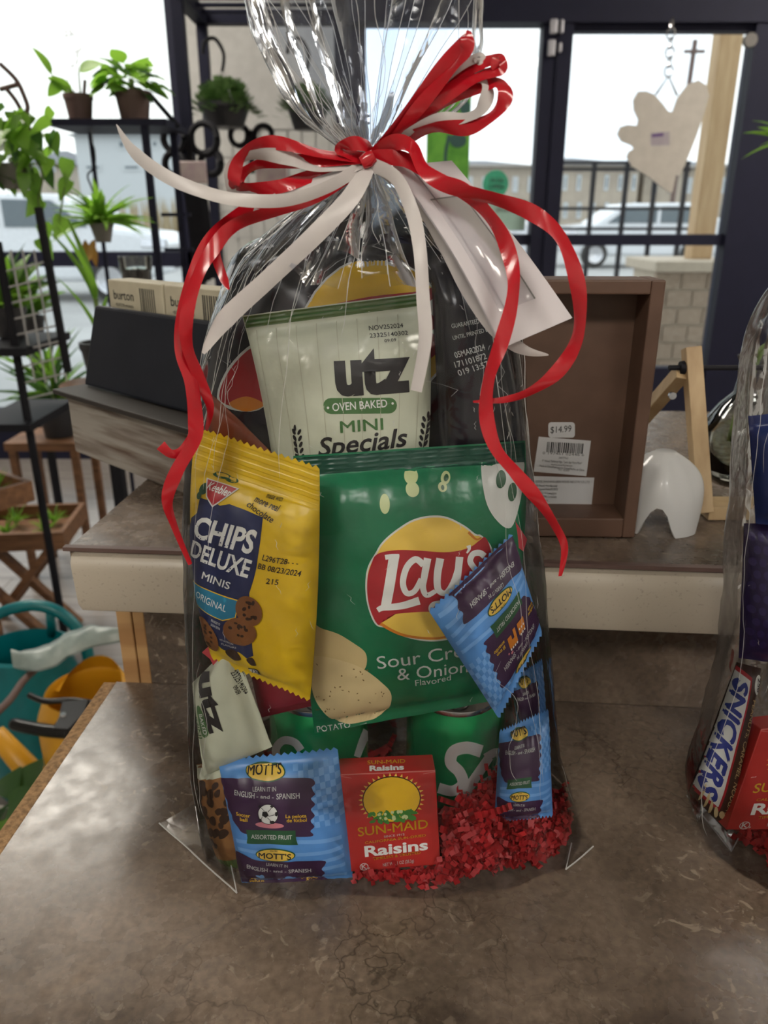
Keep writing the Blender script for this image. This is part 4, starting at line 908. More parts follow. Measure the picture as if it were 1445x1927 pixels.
# fern fronds at the right edge of the door
b = P(1452, 262, 2.2); t = thing('hanging_fern', 'bright green fronds hanging at the right edge of the doorway', 'hanging plant', b-V((0, 0, .1)))
bb_ = b+V((.06, 0, -.1)); obj('pot', MB().lathe(bb_, pot_prof(.04, .055, .09), 18), 'pot_black', t, smooth=40)
rg = random.Random(6)
for i in range(40): an = rg.uniform(0, 6.28); leaf(t, rg.choice((BL, LG)), bb_+V((0, 0, .085)), V((cos(an), sin(an), rg.uniform(.2, 1.6))), rg.uniform(.07, .13), .022, rg.uniform(-.5, .5))
obj('hanging_wire', MB().tube([bb_+V((0, 0, .09)), V((bb_.x, bb_.y, HC))], .002, 5), 'black_metal', t)
# ------------------------------------------------------------------ the gift bag contents
def pm_(name, c, rough=.32, c2=None, bump=.25, scale=60, metal=0): return mat(name, c, rough, metal, c2=c2 or tuple(x*.93 for x in c), scale=scale, bump=bump, bscale=110)
pm_('foil_green', (.0, .125, .048), .28, c2=(.0, .165, .066), scale=14); pm_('foil_green_dark', (.0, .06, .035)); pm_('foil_yellow', (.74, .49, .010), .36); pm_('foil_cream', (.58, .60, .46), .38); pm_('foil_black', (.012, .011, .017), .24, bump=0)
pm_('foil_blue', (.10, .30, .68), .35); pm_('foil_navy', (.012, .03, .16), .3); pm_('foil_purple', (.035, .02, .085), .3); pm_('olive', (.075, .13, .03), .35)
for n_, c in (('p_yellow', (.78, .48, .02)), ('p_yellow2', (.82, .54, .08)), ('p_red', (.42, .018, .028)), ('p_white', (.78, .78, .74)), ('p_navy', (.014, .022, .085)), ('p_teal', (.02, .20, .33)), ('p_brown', (.20, .075, .02)), ('p_choc', (.035, .014, .008)), ('p_chip', (.66, .52, .27)), ('p_chip2', (.60, .46, .22)), ('p_speck', (.16, .09, .02)),
              ('p_onion', (.55, .62, .30)), ('p_plum', (.042, .012, .052)), ('p_dgreen', (.012, .085, .030)), ('p_green', (.05, .22, .035)), ('p_mgreen', (.055, .16, .04)), ('p_pink', (.60, .20, .24)), ('p_check', (.19, .42, .80)), ('p_black', (.012, .010, .012)), ('p_cream', (.66, .66, .62)), ('p_orange', (.62, .20, .015)), ('p_redbox', (.46, .022, .018)), ('p_line', (.46, .45, .33)), ('p_logored', (.40, .012, .02)), ('p_dwhite', (.55, .56, .54)), ('p_silver', (.42, .42, .40))): mat(n_, c, .38, c2=tuple(x*.94 for x in c), scale=80)
def lettering(pk, items, m, layer, z=None, **k):
    sh = J(*[T(*i) for i in items]); pk.print_('lettering', zf(sh, *z) if z else sh, m, layer, **k)
# --- crisp bag (green)
pk = Pouch('crisp_bag', 'green sour cream and onion crisp bag with a round red and yellow logo', 'snack bag', [(552, 858), (988, 829), (937, 1316), (592, 1380)], [.412, .412, .398, .392], MATS['foil_green'], bulge=.017, seal=(.07, .05), wr=.0022, seed=1, nu=44, nv=50, bow=(-.002, .006, 0, .0), freq=30)
Z2 = (560, 800, 3.141)
pk.print_('seal_band', G((553, 858), (988, 829), (984, 866), (556, 893)), 'foil_green_dark', 3)
pk.print_('bowl_picture', SG((903, 866), (945, 862), (978, 862), (975, 890), (962, 935), (942, 975), (918, 962), (900, 925)), 'p_cream', 1)
pk.print_('onion_picture', J(E(932, 893, 9, 15, 20), E(950, 915, 8, 16, 15)), 'p_dgreen', 2)
pk.print_('onion_picture', J(E(722, 931, 9, 16), E(771, 888, 12, 13, 50), E(772, 908, 12, 12), E(833, 890, 8, 11, 30), E(826, 904, 8, 8)), 'p_onion', 1)
pk.print_('onion_hole', J(E(834, 890, 4, 6, 30), E(826, 905, 3, 4)), 'p_dgreen', 2)
c_ = [(1095, 735), (1080, 640), (1030, 580), (1000, 572), (940, 525), (850, 480), (760, 470), (660, 490), (560, 550), (490, 610), (455, 665), (415, 740), (400, 820), (403, 920), (425, 1010), (460, 1075), (520, 1090), (590, 1135), (680, 1165), (770, 1175), (880, 1160), (980, 1110), (1050, 1030), (1085, 900)]
pk.print_('logo_rim', zf(SG(*c_), *Z2), 'p_cream', 1)
sc_ = lambda pts, k: [(750+(x-750)*k, 822+(y-822)*k) for x, y in pts]
pk.print_('logo_sun', zf(SG(*sc_(c_, .972)), *Z2), 'p_yellow2', 2)
pk.print_('logo_gradient', zf(J(ST([(480, 1060), (600, 1130), (760, 1155), (900, 1130), (990, 1080)], 18, 6), ST([(960, 560), (1000, 600), (1030, 590)], 16, 6)), *Z2), 'p_orange', 3)  # orange gradient, part of the logo print
pk.print_('logo_band', zf(SG((463, 672), (560, 652), (700, 655), (850, 662), (960, 642), (1018, 606), (1048, 590), (1072, 640), (1084, 730), (1082, 820), (1060, 890), (1015, 950), (940, 988), (830, 1000), (700, 1000), (560, 1004), (500, 1022), (472, 1070), (432, 1000), (412, 910), (412, 810), (432, 730)), *Z2), 'p_logored', 3)
Ls = [ST([(556, 676), (528, 850), (508, 965)], 56, 50, smooth=True), ST([(466, 985), (500, 968), (600, 958), (688, 935)], 26, 46), ST([(506, 690), (545, 684), (582, 684)], 28, 24),
      ST([(712, 732), (670, 702), (622, 745), (600, 830), (620, 890), (662, 880), (700, 810)], 36, 30), ST([(735, 695), (715, 800), (708, 860), (728, 905), (775, 880)], 40, 26),
      ST([(802, 695), (785, 790), (790, 870), (830, 890), (868, 830), (890, 760)], 42, 26), ST([(905, 690), (888, 820), (868, 930), (830, 992), (782, 1005), (752, 985), (765, 955), (820, 942), (900, 915)], 40, 22),
      ST([(955, 630), (958, 650), (944, 672)], 26, 8), ST([(1042, 695), (1015, 675), (978, 680), (962, 718), (985, 760), (1010, 800), (1000, 845), (965, 858), (935, 845)], 34, 30)]
pk.print_('logo_lettering', zf(J(*Ls), *Z2), 'p_white', 4)
lettering(pk, [('Sour Cream', (709, 1226), (905, 1201), 27, .0, 0), ('& Onion', (744, 1250), (868, 1240), 26, .0), ('Flavored', (776, 1264), (839, 1256), 14, -.002)], 'p_dwhite', 2)
pk.print_('chip_picture', zf(SG((92, 1105), (160, 1115), (260, 1140), (350, 1195), (400, 1240), (408, 1300), (390, 1350), (330, 1400), (200, 1400), (100, 1330)), *Z2), 'p_chip2', 1)
ch = zf(SG((100, 1320), (150, 1285), (230, 1285), (330, 1310), (420, 1360), (500, 1440), (540, 1500), (548, 1570), (530, 1650), (480, 1710), (400, 1745), (300, 1755), (220, 1720), (150, 1640), (110, 1560), (95, 1450)), *Z2)
pk.print_('chip_picture', ch, 'p_chip', 2)
rg = random.Random(3)
pk.print_('chip_specks', J(*[E(595+rg.random()*125, 1225+rg.random()*115, rg.uniform(1, 2.6), rg.uniform(.7, 1.6), rg.uniform(0, 180), 7) for _ in range(38)]), 'p_speck', 3)
lettering(pk, [('POTATO', (598, 1376), (660, 1366), 12, .0)], 'p_dwhite', 2)
pk.print_('silver_edge', G((583, 1392), (690, 1358), (690, 1365), (585, 1400)), 'p_silver', 2)
# --- cookie pouch (yellow)
pk = Pouch('cookie_pouch', 'yellow chocolate chip cookie pouch with a navy panel', 'snack bag', [(371, 803), (601, 880), (583, 1318), (398, 1238)], [.392, .378, .370, .385], MATS['foil_yellow'], bulge=.011, seal=(.16, .03), wr=.0018, seed=2, nu=36, nv=48, bow=(-.008, .002, 0, 0), zig=1)
Z1 = (350, 780, 3.324)
for k in range(9): pk.print_('crimp_line', [(371+230*i/12, 806+k*8.3+77*i/12) for i in range(13)]+[(371+230*i/12, 808.5+k*8.3+77*i/12) for i in range(13)][::-1] and ST([(372, 808+k*8.4), (600, 886+k*8.4)], 2.2, smooth=False), 'foil_yellow', 1.5)
pk.print_('navy_panel', zf(G((182, 492), (260, 505), (300, 530), (350, 520), (420, 545), (470, 565), (540, 590), (535, 720), (522, 860), (505, 950), (492, 1000), (480, 1040), (478, 1300), (472, 1460), (430, 1480), (380, 1440), (330, 1450), (280, 1425), (200, 1300), (120, 1180), (125, 1030), (85, 950), (95, 850), (115, 740), (140, 620), (178, 580)), *Z1), 'p_navy', 1)
pk.print_('logo_leaves', zf(J(E(195, 440, 26, 34, 20), E(270, 370, 55, 16, 15), E(175, 480, 14, 22), E(330, 395, 40, 14, 15)), *Z1), 'p_dgreen', 2)
pk.print_('logo_rim', zf(G((196, 380), (386, 440), (262, 540), (218, 480)), *Z1), 'p_cream', 3); pk.print_('logo_diamond', zf(G((206, 388), (374, 441), (263, 529), (226, 478)), *Z1), 'p_logored', 4)
lettering(pk, [('Keebler', (214, 438), (342, 482), 42, .015, .1)], 'p_white', 5, Z1)
lettering(pk, [('CHIPS', (158, 722), (492, 800), 138, .03), ('DELUXE', (132, 855), (472, 945), 112, .025), ('MINIS', (208, 982), (368, 1028), 48, .016)], 'p_white', 3, Z1)
pk.print_('worn_specks', zf(J(*[E(150+rg.random()*330, 600+rg.random()*300+20, rg.uniform(2, 6), rg.uniform(2, 4), rg.uniform(0, 180), 6) for _ in range(60)]), *Z1), 'p_navy', 4)
pk.print_('banner_rim', zf(G((122, 1014), (426, 1090), (398, 1206), (322, 1230), (110, 1160)), *Z1), 'p_yellow', 2.5)
pk.print_('blue_banner', zf(G((126, 1020), (420, 1096), (394, 1200), (320, 1223), (116, 1154)), *Z1), 'p_teal', 3); lettering(pk, [('ORIGINAL', (158, 1110), (345, 1168), 46, .0)], 'p_white', 4, Z1)
for (x, y, rx, ry, r) in ((475, 1152, 72, 96, -10), (415, 1292, 95, 92, 0), (202, 1342, 68, 112, -15)):
    pk.print_('cookie_picture', zf(E(x, y, rx, ry, r), *Z1), 'p_brown', 4)
    pk.print_('cookie_chips', zf(J(*[E(x+rx*.75*sqrt(rg.random())*cos(a), y+ry*.75*sqrt(rg.random())*sin(a), rg.uniform(8, 17), rg.uniform(6, 12), rg.uniform(0, 180), 8) for a in [rg.uniform(0, 6.3) for _ in range(11)]]), *Z1), 'p_choc', 5)
pk.print_('chocolate_picture', zf(J(SG((305, 1435), (360, 1420), (390, 1490), (350, 1500), (310, 1470)), SG((430, 1480), (465, 1475), (482, 1525), (450, 1530), (432, 1505))), *Z1), 'p_choc', 2)
lettering(pk, [('made with', (535, 490), (622, 515), 24, .01), ('more real', (478, 505), (612, 562), 34, .01, .1), ('chocolate', (440, 530), (588, 622), 36, .01, .1), ('L296T28- - -', (548, 833), (722, 876), 34), ('BB 08/23/2024', (525, 885), (735, 940), 35), ('215', (567, 975), (628, 985), 34)], 'p_black', 2, Z1)
lettering(pk, [('ENLARGED TO', (250, 1240), (302, 1262), 16), ('SHOW DETAIL', (245, 1268), (300, 1290), 16), ('NO ARTIFICIAL', (285, 1360), (365, 1385), 13), ('FLAVORS', (290, 1390), (375, 1412), 13)], 'p_dwhite', 3, Z1)
pk.print_('calorie_box', zf(G((425, 1548), (488, 1560), (494, 1620), (435, 1590)), *Z1), 'p_black', 2); pk.print_('calorie_box', zf(G((429, 1553), (484, 1564), (489, 1612), (438, 1585)), *Z1), 'p_white', 3); lettering(pk, [('170', (438, 1583), (486, 1598), 30, .02)], 'p_black', 4, Z1)
# --- pretzel bag (cream, large)
def wheat(x, y, s, fl, dx=0):
    r = [ST([(x, y+40*s), (x+dx, y-20*s)], 1.6, smooth=False)]
    for k in range(5):
        yy = y+(26-14*k)*s; r += [E(x-6*s+dx*k/6, yy, 3.4*s, 7.5*s, -25, 10), E(x+6*s+dx*k/6, yy, 3.4*s, 7.5*s, 25, 10)]
    r.append(E(x+dx, y-38*s, 3*s, 8*s, 0, 10)); return J(*r)
pk = Pouch('pretzel_bag', 'cream oven baked pretzel bag with a green top seal behind the crisp bag', 'snack bag', [(456, 594), (806, 549), (802, 905), (520, 925)], [.437, .437, .43, .43], MATS['foil_cream'], bulge=.014, seal=(.10, .05), wr=.002, seed=3, nu=40, nv=40, bow=(.002, .002, 0, 0), freq=34)
pk.print_('seal_band', G((457, 594), (806, 549), (806, 572), (461, 616)), 'olive', 3); pk.print_('seal_stripe', G((459, 604), (806, 560), (806, 563), (459, 607)), 'p_mgreen', 4)
pk.print_('plank_line', J(*[ST([(480+k*38, 618-k*4), (520+k*32, 850)], 1.1, smooth=False) for k in range(9)]), 'p_line', 1)
lettering(pk, [('utz', (629, 727), (767, 720), 82, .055)], 'p_black', 2); lettering(pk, [('.', (768, 720), (773, 720), 30)], 'p_black', 2)
Z7 = (360, 440, 2.258)
pk.print_('green_pill', zf(RR(555, 668, 858, 734, 32), *Z7), 'p_mgreen', 1); lettering(pk, [('OVEN BAKED', (594, 722), (818, 706), 34, .012)], 'p_white', 2, Z7); pk.print_('pill_dots', zf(J(E(575, 708, 5), E(840, 692, 5)), *Z7), 'p_white', 2)
lettering(pk, [('MINI', (628, 812), (803, 800), 50, .014)], 'p_mgreen', 2, Z7); lettering(pk, [('Specials', (538, 915), (908, 872), 82, .018, .25)], 'p_black', 2, Z7); lettering(pk, [('PRETZELS', (655, 938), (810, 922), 24, .03)], 'p_black', 2, Z7)
lettering(pk, [('NOV252024', (751, 400), (892, 388), 17, .005), ('23325140302', (752, 428), (910, 417), 17, .005), ('09:09', (812, 446), (860, 442), 13, .005)], 'p_black', 2, Z7)
pk.print_('wheat_picture', J(wheat(563, 826, .85, 1, -10), wheat(790, 805, .85, 1, 8)), 'p_black', 2)
# --- dark crisp bags behind
pk = Pouch('dark_crisp_bag', 'black crisp bag with a red and yellow logo behind the pretzel bag', 'snack bag', [(450, 478), (835, 470), (865, 1010), (392, 990)], [.465, .462, .45, .45], MATS['foil_black'], bulge=.014, seal=(.06, .05), wr=.0022, seed=4, nu=40, nv=44, bow=(-.012, .004, -.006, 0), freq=38)
pk.print_('logo_rim', E(712, 620, 128, 122, -20), 'p_cream', 1); pk.print_('logo_sun', E(712, 620, 124, 118, -20), 'p_yellow', 2)
pk.print_('logo_band', SG((600, 600), (680, 570), (790, 548), (822, 528), (836, 560), (832, 620), (790, 670), (700, 690), (620, 680)), 'p_logored', 3)
pk.print_('logo_lettering', J(ST([(812, 560), (804, 575), (818, 600), (806, 620)], 10), ST([(790, 640), (770, 655), (750, 650)], 10)), 'p_white', 4)
pk.print_('side_emblem_rim', SG((452, 745), (470, 680), (520, 640), (560, 700), (520, 760)), 'p_cream', 1); pk.print_('side_emblem', SG((456, 742), (473, 684), (520, 645), (555, 700), (518, 752)), 'p_logored', 2); pk.print_('side_emblem_stripe', SG((470, 748), (500, 735), (530, 750), (500, 762)), 'p_orange', 3)
pk = Pouch('dark_crisp_bag', 'black crisp bag turned with its printed date panel towards the right side', 'snack bag', [(808, 462), (905, 480), (985, 985), (838, 1030)], [.44, .445, .425, .425], MATS['foil_black'], bulge=.012, seal=(.06, .05), wr=.0022, seed=5, nu=26, nv=44, bow=(0, .008, 0, 0))
lettering(pk, [('GUARANTEED FRESH', (840, 607), (902, 598), 8), ('UNTIL PRINTED DATE', (842, 628), (908, 613), 7.5)], 'p_dwhite', 1); lettering(pk, [('05MAR2024', (845, 660), (890, 648), 11, .01), ('171101872', (845, 677), (892, 664), 11, .01), ('019 13:57', (850, 692), (895, 678), 11, .01)], 'p_dwhite', 1)
pk = Pouch('brown_snack_bag', 'reddish brown snack bag edge showing beside the yellow pouch', 'snack bag', [(392, 735), (440, 780), (520, 860), (385, 830)], [.41, .41, .41, .41], mat('foil_rust', (.22, .05, .02), .4), bulge=.005, wr=.0008, seed=6, nu=14, nv=14)
pk = Pouch('red_snack_bag', 'dark red snack bag tucked behind the yellow pouch above the can', 'snack bag', [(470, 1260), (600, 1235), (600, 1325), (490, 1350)], [.40, .402, .40, .40], mat('foil_red', (.25, .015, .03), .35), bulge=.005, wr=.001, seed=16, nu=14, nv=14)
# --- small pretzel bag, turned
pk = Pouch('small_pretzel_bag', 'cream pretzel bag turned sideways at the left side of the gift bag', 'snack bag', [(432, 1212), (512, 1300), (498, 1418), (372, 1300)], [.383, .378, .372, .40], MATS['foil_cream'], bulge=.0, wr=.0008, seed=7, nu=8, nv=8) if False else Pouch('small_pretzel_bag', 'cream pretzel bag turned sideways at the left side of the gift bag', 'snack bag', [(440, 1208), (512, 1405), (384, 1460), (362, 1285)], [.385, .376, .380, .395], MATS['foil_cream'], bulge=.010, seal=(.08, .05), wr=.0012, seed=7, nu=26, nv=26)
Z3 = (360, 1200, 4.015)
lettering(pk, [('utz', (383, 1262), (415, 1366), 33, .05)], 'p_black', 2)
lettering(pk, [('NOV252024', (450, 1248), (470, 1286), 5.5, .01), ('23325140302', (442, 1257), (464, 1302), 5.5, .01), ('09:09', (448, 1282), (455, 1297), 5, .01)], 'p_black', 2)
pk.print_('green_pill', SG((384, 1322), (391, 1315), (402, 1335), (410, 1360), (402, 1372), (392, 1362)), 'p_mgreen', 1); lettering(pk, [('BAKED', (390, 1330), (400, 1366), 8, .01)], 'p_white', 2); lettering(pk, [('MINI', (374, 1345), (386, 1378), 12, .02)], 'p_mgreen', 2)
# --- bag of cookies low on the left
pk = Pouch('cookie_bag', 'clear bag of chocolate chip cookies low at the left corner', 'snack bag', [(370, 1438), (440, 1432), (470, 1640), (415, 1630)], [.392, .378, .368, .378], mat('cookie_tan', (.32, .15, .045), .5, c2=(.22, .09, .025), scale=90), bulge=.008, seal=(.03, .03), wr=.0015, seed=8, nu=18, nv=30)
pk.print_('cream_band', G((370, 1438), (440, 1432), (445, 1452), (374, 1460)), 'foil_cream', 1); pk.print_('green_band', G((405, 1605), (462, 1605), (470, 1640), (415, 1630)), 'olive', 1)
pk.print_('chocolate_chips', J(*[SG(*[(x+rr2*cos(a)*rg.uniform(.7, 1.2), y+rr2*1.2*sin(a)*rg.uniform(.7, 1.2)) for a in [k*pi/3 for k in range(6)]], n=2) for x, y, rr2 in [(rg.uniform(388, 445), rg.uniform(1465, 1600), rg.uniform(4, 9)) for _ in range(26)]]), 'p_choc', 1)
# --- fruit snack pouches
REF = [(410, 1430), (635, 1408), (665, 1655), (455, 1662)]
ref = Surf(); ref.px = REF
def R(shape): s_ = zf(shape, *Z3); return [ref.uv(p) for p in s_[0]], s_[1]
ck = []
for i in range(9):
    for j in range(10):
        if (i+j) % 2 == 0: u, v = .62+i*.042, .06+j*.045; ck.append(G((u, v), (min(u+.042, .995), v), (min(u+.042, .995), v+.045), (u, v+.045)))
wav = [ST([(.05+.9*i/8, .60+k*.085-.02*sin(i*.6+k)) for i in range(9)], .03) for k in range(5)]
DES = [('check_pattern', J(*[c for c in ck if c[0][0][0] < .99]), 'p_check', 1), ('wave_pattern', J(*wav), 'p_check', 1)]
pan1 = SG((235, 1045), (300, 1030), (420, 1020), (600, 1010), (800, 1005), (910, 1005), (942, 1040), (912, 1070), (942, 1110), (912, 1140), (942, 1180), (912, 1215), (940, 1260), (910, 1295), (937, 1340), (908, 1370), (930, 1400), (880, 1410), (600, 1395), (420, 1405), (370, 1370), (330, 1330), (320, 1290), (290, 1250), (285, 1200), (255, 1160), (255, 1110), (230, 1075), n=4)
pan2 = SG((350, 1575), (500, 1600), (700, 1600), (990, 1605), (1015, 1640), (988, 1680), (1012, 1720), (985, 1760), (1005, 1800), (985, 1832), (395, 1842), (385, 1800), (380, 1700), n=4)
DES += [('purple_panel', R(pan1), 'p_plum', 2), ('purple_panel', R(pan2), 'p_plum', 2), ('logo_rim', R(E(570, 980, 152, 52)), 'p_dgreen', 3), ('logo_rim', R(E(652, 1545, 146, 54)), 'p_dgreen', 3), ('logo_oval', R(E(570, 980, 143, 44)), 'p_yellow2', 4), ('logo_oval', R(E(652, 1545, 137, 46)), 'p_yellow2', 4),
        ('logo_lettering', R(J(T("MOTT'S", (440, 1002), (690, 988), 46, .02), T("MOTT'S", (530, 1568), (765, 1572), 46, .02), T('since 1842', (530, 946), (590, 945), 12), T('since 1842', (615, 1512), (670, 1512), 12))), 'p_black', 5),
        ('lettering', R(J(T('LEARN IT IN', (485, 1092), (655, 1086), 30), T('ENGLISH', (345, 1133), (498, 1137), 38), T('- and -', (512, 1133), (640, 1137), 24, .01), T('SPANISH', (660, 1140), (830, 1132), 38), T('LEARN IT IN', (582, 1638), (740, 1650), 28), T('ENGLISH', (432, 1690), (588, 1697), 36), T('- and -', (602, 1694), (728, 1700), 24, .01), T('SPANISH', (745, 1703), (910, 1702), 36))), 'p_dwhite', 3),
        ('green_ribbon', R(G((435, 1372), (560, 1362), (800, 1358), (804, 1420), (818, 1465), (600, 1458), (440, 1472), (446, 1430))), 'p_dgreen', 3), ('lettering', R(T('ASSORTED FRUIT', (475, 1428), (775, 1420), 32, .01)), 'p_dwhite', 4)]
BALL = [('pink_patch', R(E(610, 1325, 106, 22)), 'p_pink', 3), ('ball_picture', R(E(600, 1243, 74, 72)), 'p_white', 4), ('ball_spots', R(J(*([E(580, 1243, 27, 25, 10, 5), E(540, 1190, 14, 10, 0, 5), E(630, 1185, 16, 9, 0, 5), E(662, 1235, 12, 18, 0, 5), E(632, 1298, 22, 14, 0, 5), E(545, 1290, 10, 14, 0, 5)]+[ring(600, 1243, 75, 73, 4)]+[ST(q, 4, smooth=False) for q in (((575, 1220), (545, 1195)), ((600, 1225), (630, 1190)), ((605, 1255), (650, 1240)), ((595, 1265), (630, 1295)), ((560, 1260), (545, 1290)))]))), 'p_black', 5),
        *[('lettering', R(J(*q)), 'p_yellow', 3) for q in ([T('Soccer', (358, 1282), (465, 1280), 26, .015), T('ball', (388, 1314), (445, 1312), 26, .015)], [T('La pelota', (728, 1268), (880, 1265), 26, .015), T('de fútbol', (736, 1298), (882, 1296), 26, .015)], [T('Blue', (452, 1808), (520, 1811), 22), T('balloon', (442, 1832), (550, 1834), 18)], [T('El globo', (828, 1818), (955, 1812), 24), T('azul', (868, 1838), (928, 1836), 20)])], ('cloud_picture', R(J(E(530, 1753, 33, 14), E(545, 1742, 16, 12), E(750, 1775, 56, 20), E(745, 1755, 30, 18), E(775, 1762, 20, 14))), 'p_check', 3)]
TRAIN = [('train_picture', R(J(G((470, 1210), (560, 1210), (560, 1300), (470, 1300)), G((590, 1190), (700, 1190), (700, 1280), (650, 1280), (650, 1240), (620, 1240), (620, 1300), (590, 1300)))), 'p_orange', 4), ('train_windows', R(J(*[E(485+k*28, 1205, 9) for k in range(3)], *[E(605+k*28, 1186, 9) for k in range(4)], *[E(488+k*28, 1250, 8) for k in range(3)])), 'p_white', 5), ('heart_picture', R(J(E(690, 1160, 16, 10), E(730, 1175, 9, 8))), 'p_pink', 4),
         ('lettering', R(J(T('Yellow', (300, 1262), (400, 1258), 26, .015), T('train', (320, 1292), (390, 1290), 26, .015), T('El tren', (745, 1262), (850, 1258), 26, .015), T('amarillo', (735, 1295), (870, 1290), 26, .015))), 'p_yellow', 3)]
def fruit(label, px, Ys, extra, seed, bulge=.011, **k):
    pk = Pouch('fruit_snack_pouch', label, 'snack bag', px, Ys, MATS['foil_blue'], bulge=bulge, seal=(.07, .05), wr=.0015, seed=seed, nu=34, nv=36, group='fruit snack pouches', zig=1, **k)
    for n_, s_, m, l in DES+extra: pk.print_(n_, s_, m, l, uv=True)
    return pk
fruit('blue fruit snack pouch with a soccer ball, standing beside the red raisin box', REF, [.376, .376, .362, .358], BALL, 11)
fruit('blue fruit snack pouch with a yellow train, leaning on the green crisp bag', [(1020, 1190), (938, 1352), (807, 1150), (963, 1004)], [.385, .372, .375, .388], TRAIN, 12, bulge=.008)
fruit('blue fruit snack pouch standing in the red paper shreds', [(940, 1375), (1032, 1335), (1040, 1535), (930, 1545)], [.395, .395, .38, .376], [], 13, bulge=.010)
fruit('blue fruit snack pouch tucked behind the two others at the right side', [(960, 1280), (1020, 1240), (1032, 1400), (985, 1420)], [.41, .41, .41, .41], [], 14, bulge=.006)
# --- raisin boxes
mat('worn_crease', (.55, .15, .13), .6)
def raisin(label, fpx, Ys, depth, z=None):
    c = [P(x, y, Y) for (x, y), Y in zip(fpx, Ys)]; n = (c[3]-c[0]).cross(c[1]-c[0]).normalized()
    if n.dot(CAM-c[0]) < 0: n = -n
    t = thing('raisin_box', label, 'box', (c[2]+c[3])/2-n*depth/2, 'raisin boxes'); back = [p-n*depth for p in c]
    m_ = MB().add(c+back, [(0, 3, 2, 1), (4, 5, 6, 7), (0, 1, 5, 4), (1, 2, 6, 5), (2, 3, 7, 6), (3, 0, 4, 7)])
    obj('carton', m_, 'p_redbox', t, bevel=.0006)
    f = Flat(t, c); sh = [p-n*.0 for p in c]
    # flap crease and tab slits on the top edge
    f.print_('flap_edge', J(G((.0, .0), (1, 0), (1, .012), (0, .012)), G((0, .012), (.13, .04), (.13, .046), (0, .02)), G((1, .012), (.87, .03), (.87, .036), (1, .02))), 'worn_crease', 1, uv=True)
    def C(shape): return [((x-103)/507-.046*((y-490)/500)*0-((y-490)*.066)/507, (y-490)/505) for x, y in shape[0]], shape[1]
    ra_ = J(*[G((377+158*cos(a-.05), 632+120*sin(a-.05)), (377+178*cos(a), 632+138*sin(a)), (377+158*cos(a+.05), 632+120*sin(a+.05))) for a in [pi*.78+k*pi*1.42/24 for k in range(25)]])
    f.print_('sun_rays', C(ra_), 'p_yellow2', 1, uv=True); f.print_('sun_rim', C(E(377, 630, 156, 120)), 'p_choc', 1.2, uv=True); f.print_('sun_disc', C(E(377, 630, 151, 115)), 'p_yellow', 2, uv=True)
    rq = random.Random(8)
    f.print_('vine_picture', C(J(*[E(255+rq.random()*245, 695+rq.random()*45, rq.uniform(12, 26), rq.uniform(7, 13), rq.uniform(0, 180), 9) for _ in range(44)])), 'p_green', 3, uv=True)
    f.print_('grape_picture', C(J(*[E(280+rq.random()*190, 690+rq.random()*40, rq.uniform(6, 11), rq.uniform(6, 11), 0, 9) for _ in range(16)])), 'p_onion', 4, uv=True)
    f.print_('lettering', C(J(T('SUN-MAID', (190, 810), (572, 790), 48, .008), T('CALIFORNIA SUN-DRIED', (224, 852), (560, 834), 13), T('TIMELESS & TRUSTED', (264, 940), (530, 925), 14))), 'p_yellow', 2, uv=True)
    f.print_('lettering', C(J(T('Raisins', (220, 918), (572, 905), 56, .03), T('SINCE 1912', (330, 826), (442, 820), 11), T('NET WT. 1 OZ (28.3g)', (318, 978), (492, 968), 18), T('K', (200, 982), (225, 981), 24, .02), ring(212, 971, 24, 19, 3), T('P', (236, 986), (244, 986), 9))), 'p_white', 2, uv=True)
    tp = Flat(t, [back[0], back[1], c[1], c[0]])
    tp.print_('lettering', J(*[([(.30+x*.40, .50-y*.26) for x, y in text2d('SUN-MAID', .01)[0]], text2d('SUN-MAID', .01)[1])]), 'p_yellow', 1, uv=True)
    tp.print_('lettering', J(*[([(.32+x*.36, .90-y*.32) for x, y in text2d('Raisins', .04)[0]], text2d('Raisins', .04)[1])]), 'p_white', 1, uv=True)
raisin('red raisin box with a yellow sun beside the soccer ball pouch', [(637, 1457), (819, 1449), (829, 1627), (660, 1641)], [.373, .375, .366, .362], .019)
# --- soda cans
mat('can_green', (.0, .30, .085), .24, metal=.55, c2=(.0, .26, .07)); mat('can_silver', (.5, .5, .5), .25, metal=1); mat('can_white', (.6, .6, .58), .3, metal=.3)
def can(label, px, Y, shapes):
    c = V((P(px, 1345, Y).x, Y, LZ+.002)); r, h = .0325, .084
    t = thing('soda_can', label, 'can', c, 'green soda cans')
    obj('can_body', MB().lathe(c, [(0, .004), (.022, .004), (.024, 0), (.027, .003), (r, .012), (r, h-.016), (r*.96, h-.010), (r*.86, h-.0035)], 48), 'can_green', t, smooth=50)
    obj('can_rim', MB().lathe(c, [(r*.86, h-.0035), (r*.87, h-.001), (r*.86, h), (r*.82, h-.0002), (r*.79, h-.005), (0, h-.005)], 48), 'can_silver', t, smooth=40)
    obj('pull_tab', MB().lathe(c+V((0, -.006, h-.0042)), [(.006, 0), (.009, .0012), (.0105, 0)], 20, sq=(.8, 1.2)), 'can_silver', t, smooth=True)
    s = Cyl(t, c, r, c.z+.012, c.z+h-.016, -1.5, 1.5)
    def uv(p):
        d = ray(*p); a = d.x*d.x+d.y*d.y; ox, oy = CAM.x-c.x, CAM.y-c.y; b = ox*d.x+oy*d.y; q = ox*ox+oy*oy-r*r; D = max(0, b*b-a*q); tt = (-b-sqrt(D))/a; w_ = CAM+d*tt
        return ((math.atan2(w_.x-c.x, c.y-w_.y)+1.5)/3.0, (s.k[3]-w_.z)/(s.k[3]-s.k[2]))
    s.uv = uv
    for n_, sh, m in shapes: s.print_(n_, sh, m, 1)
Z4 = (600, 1280, 2.779)
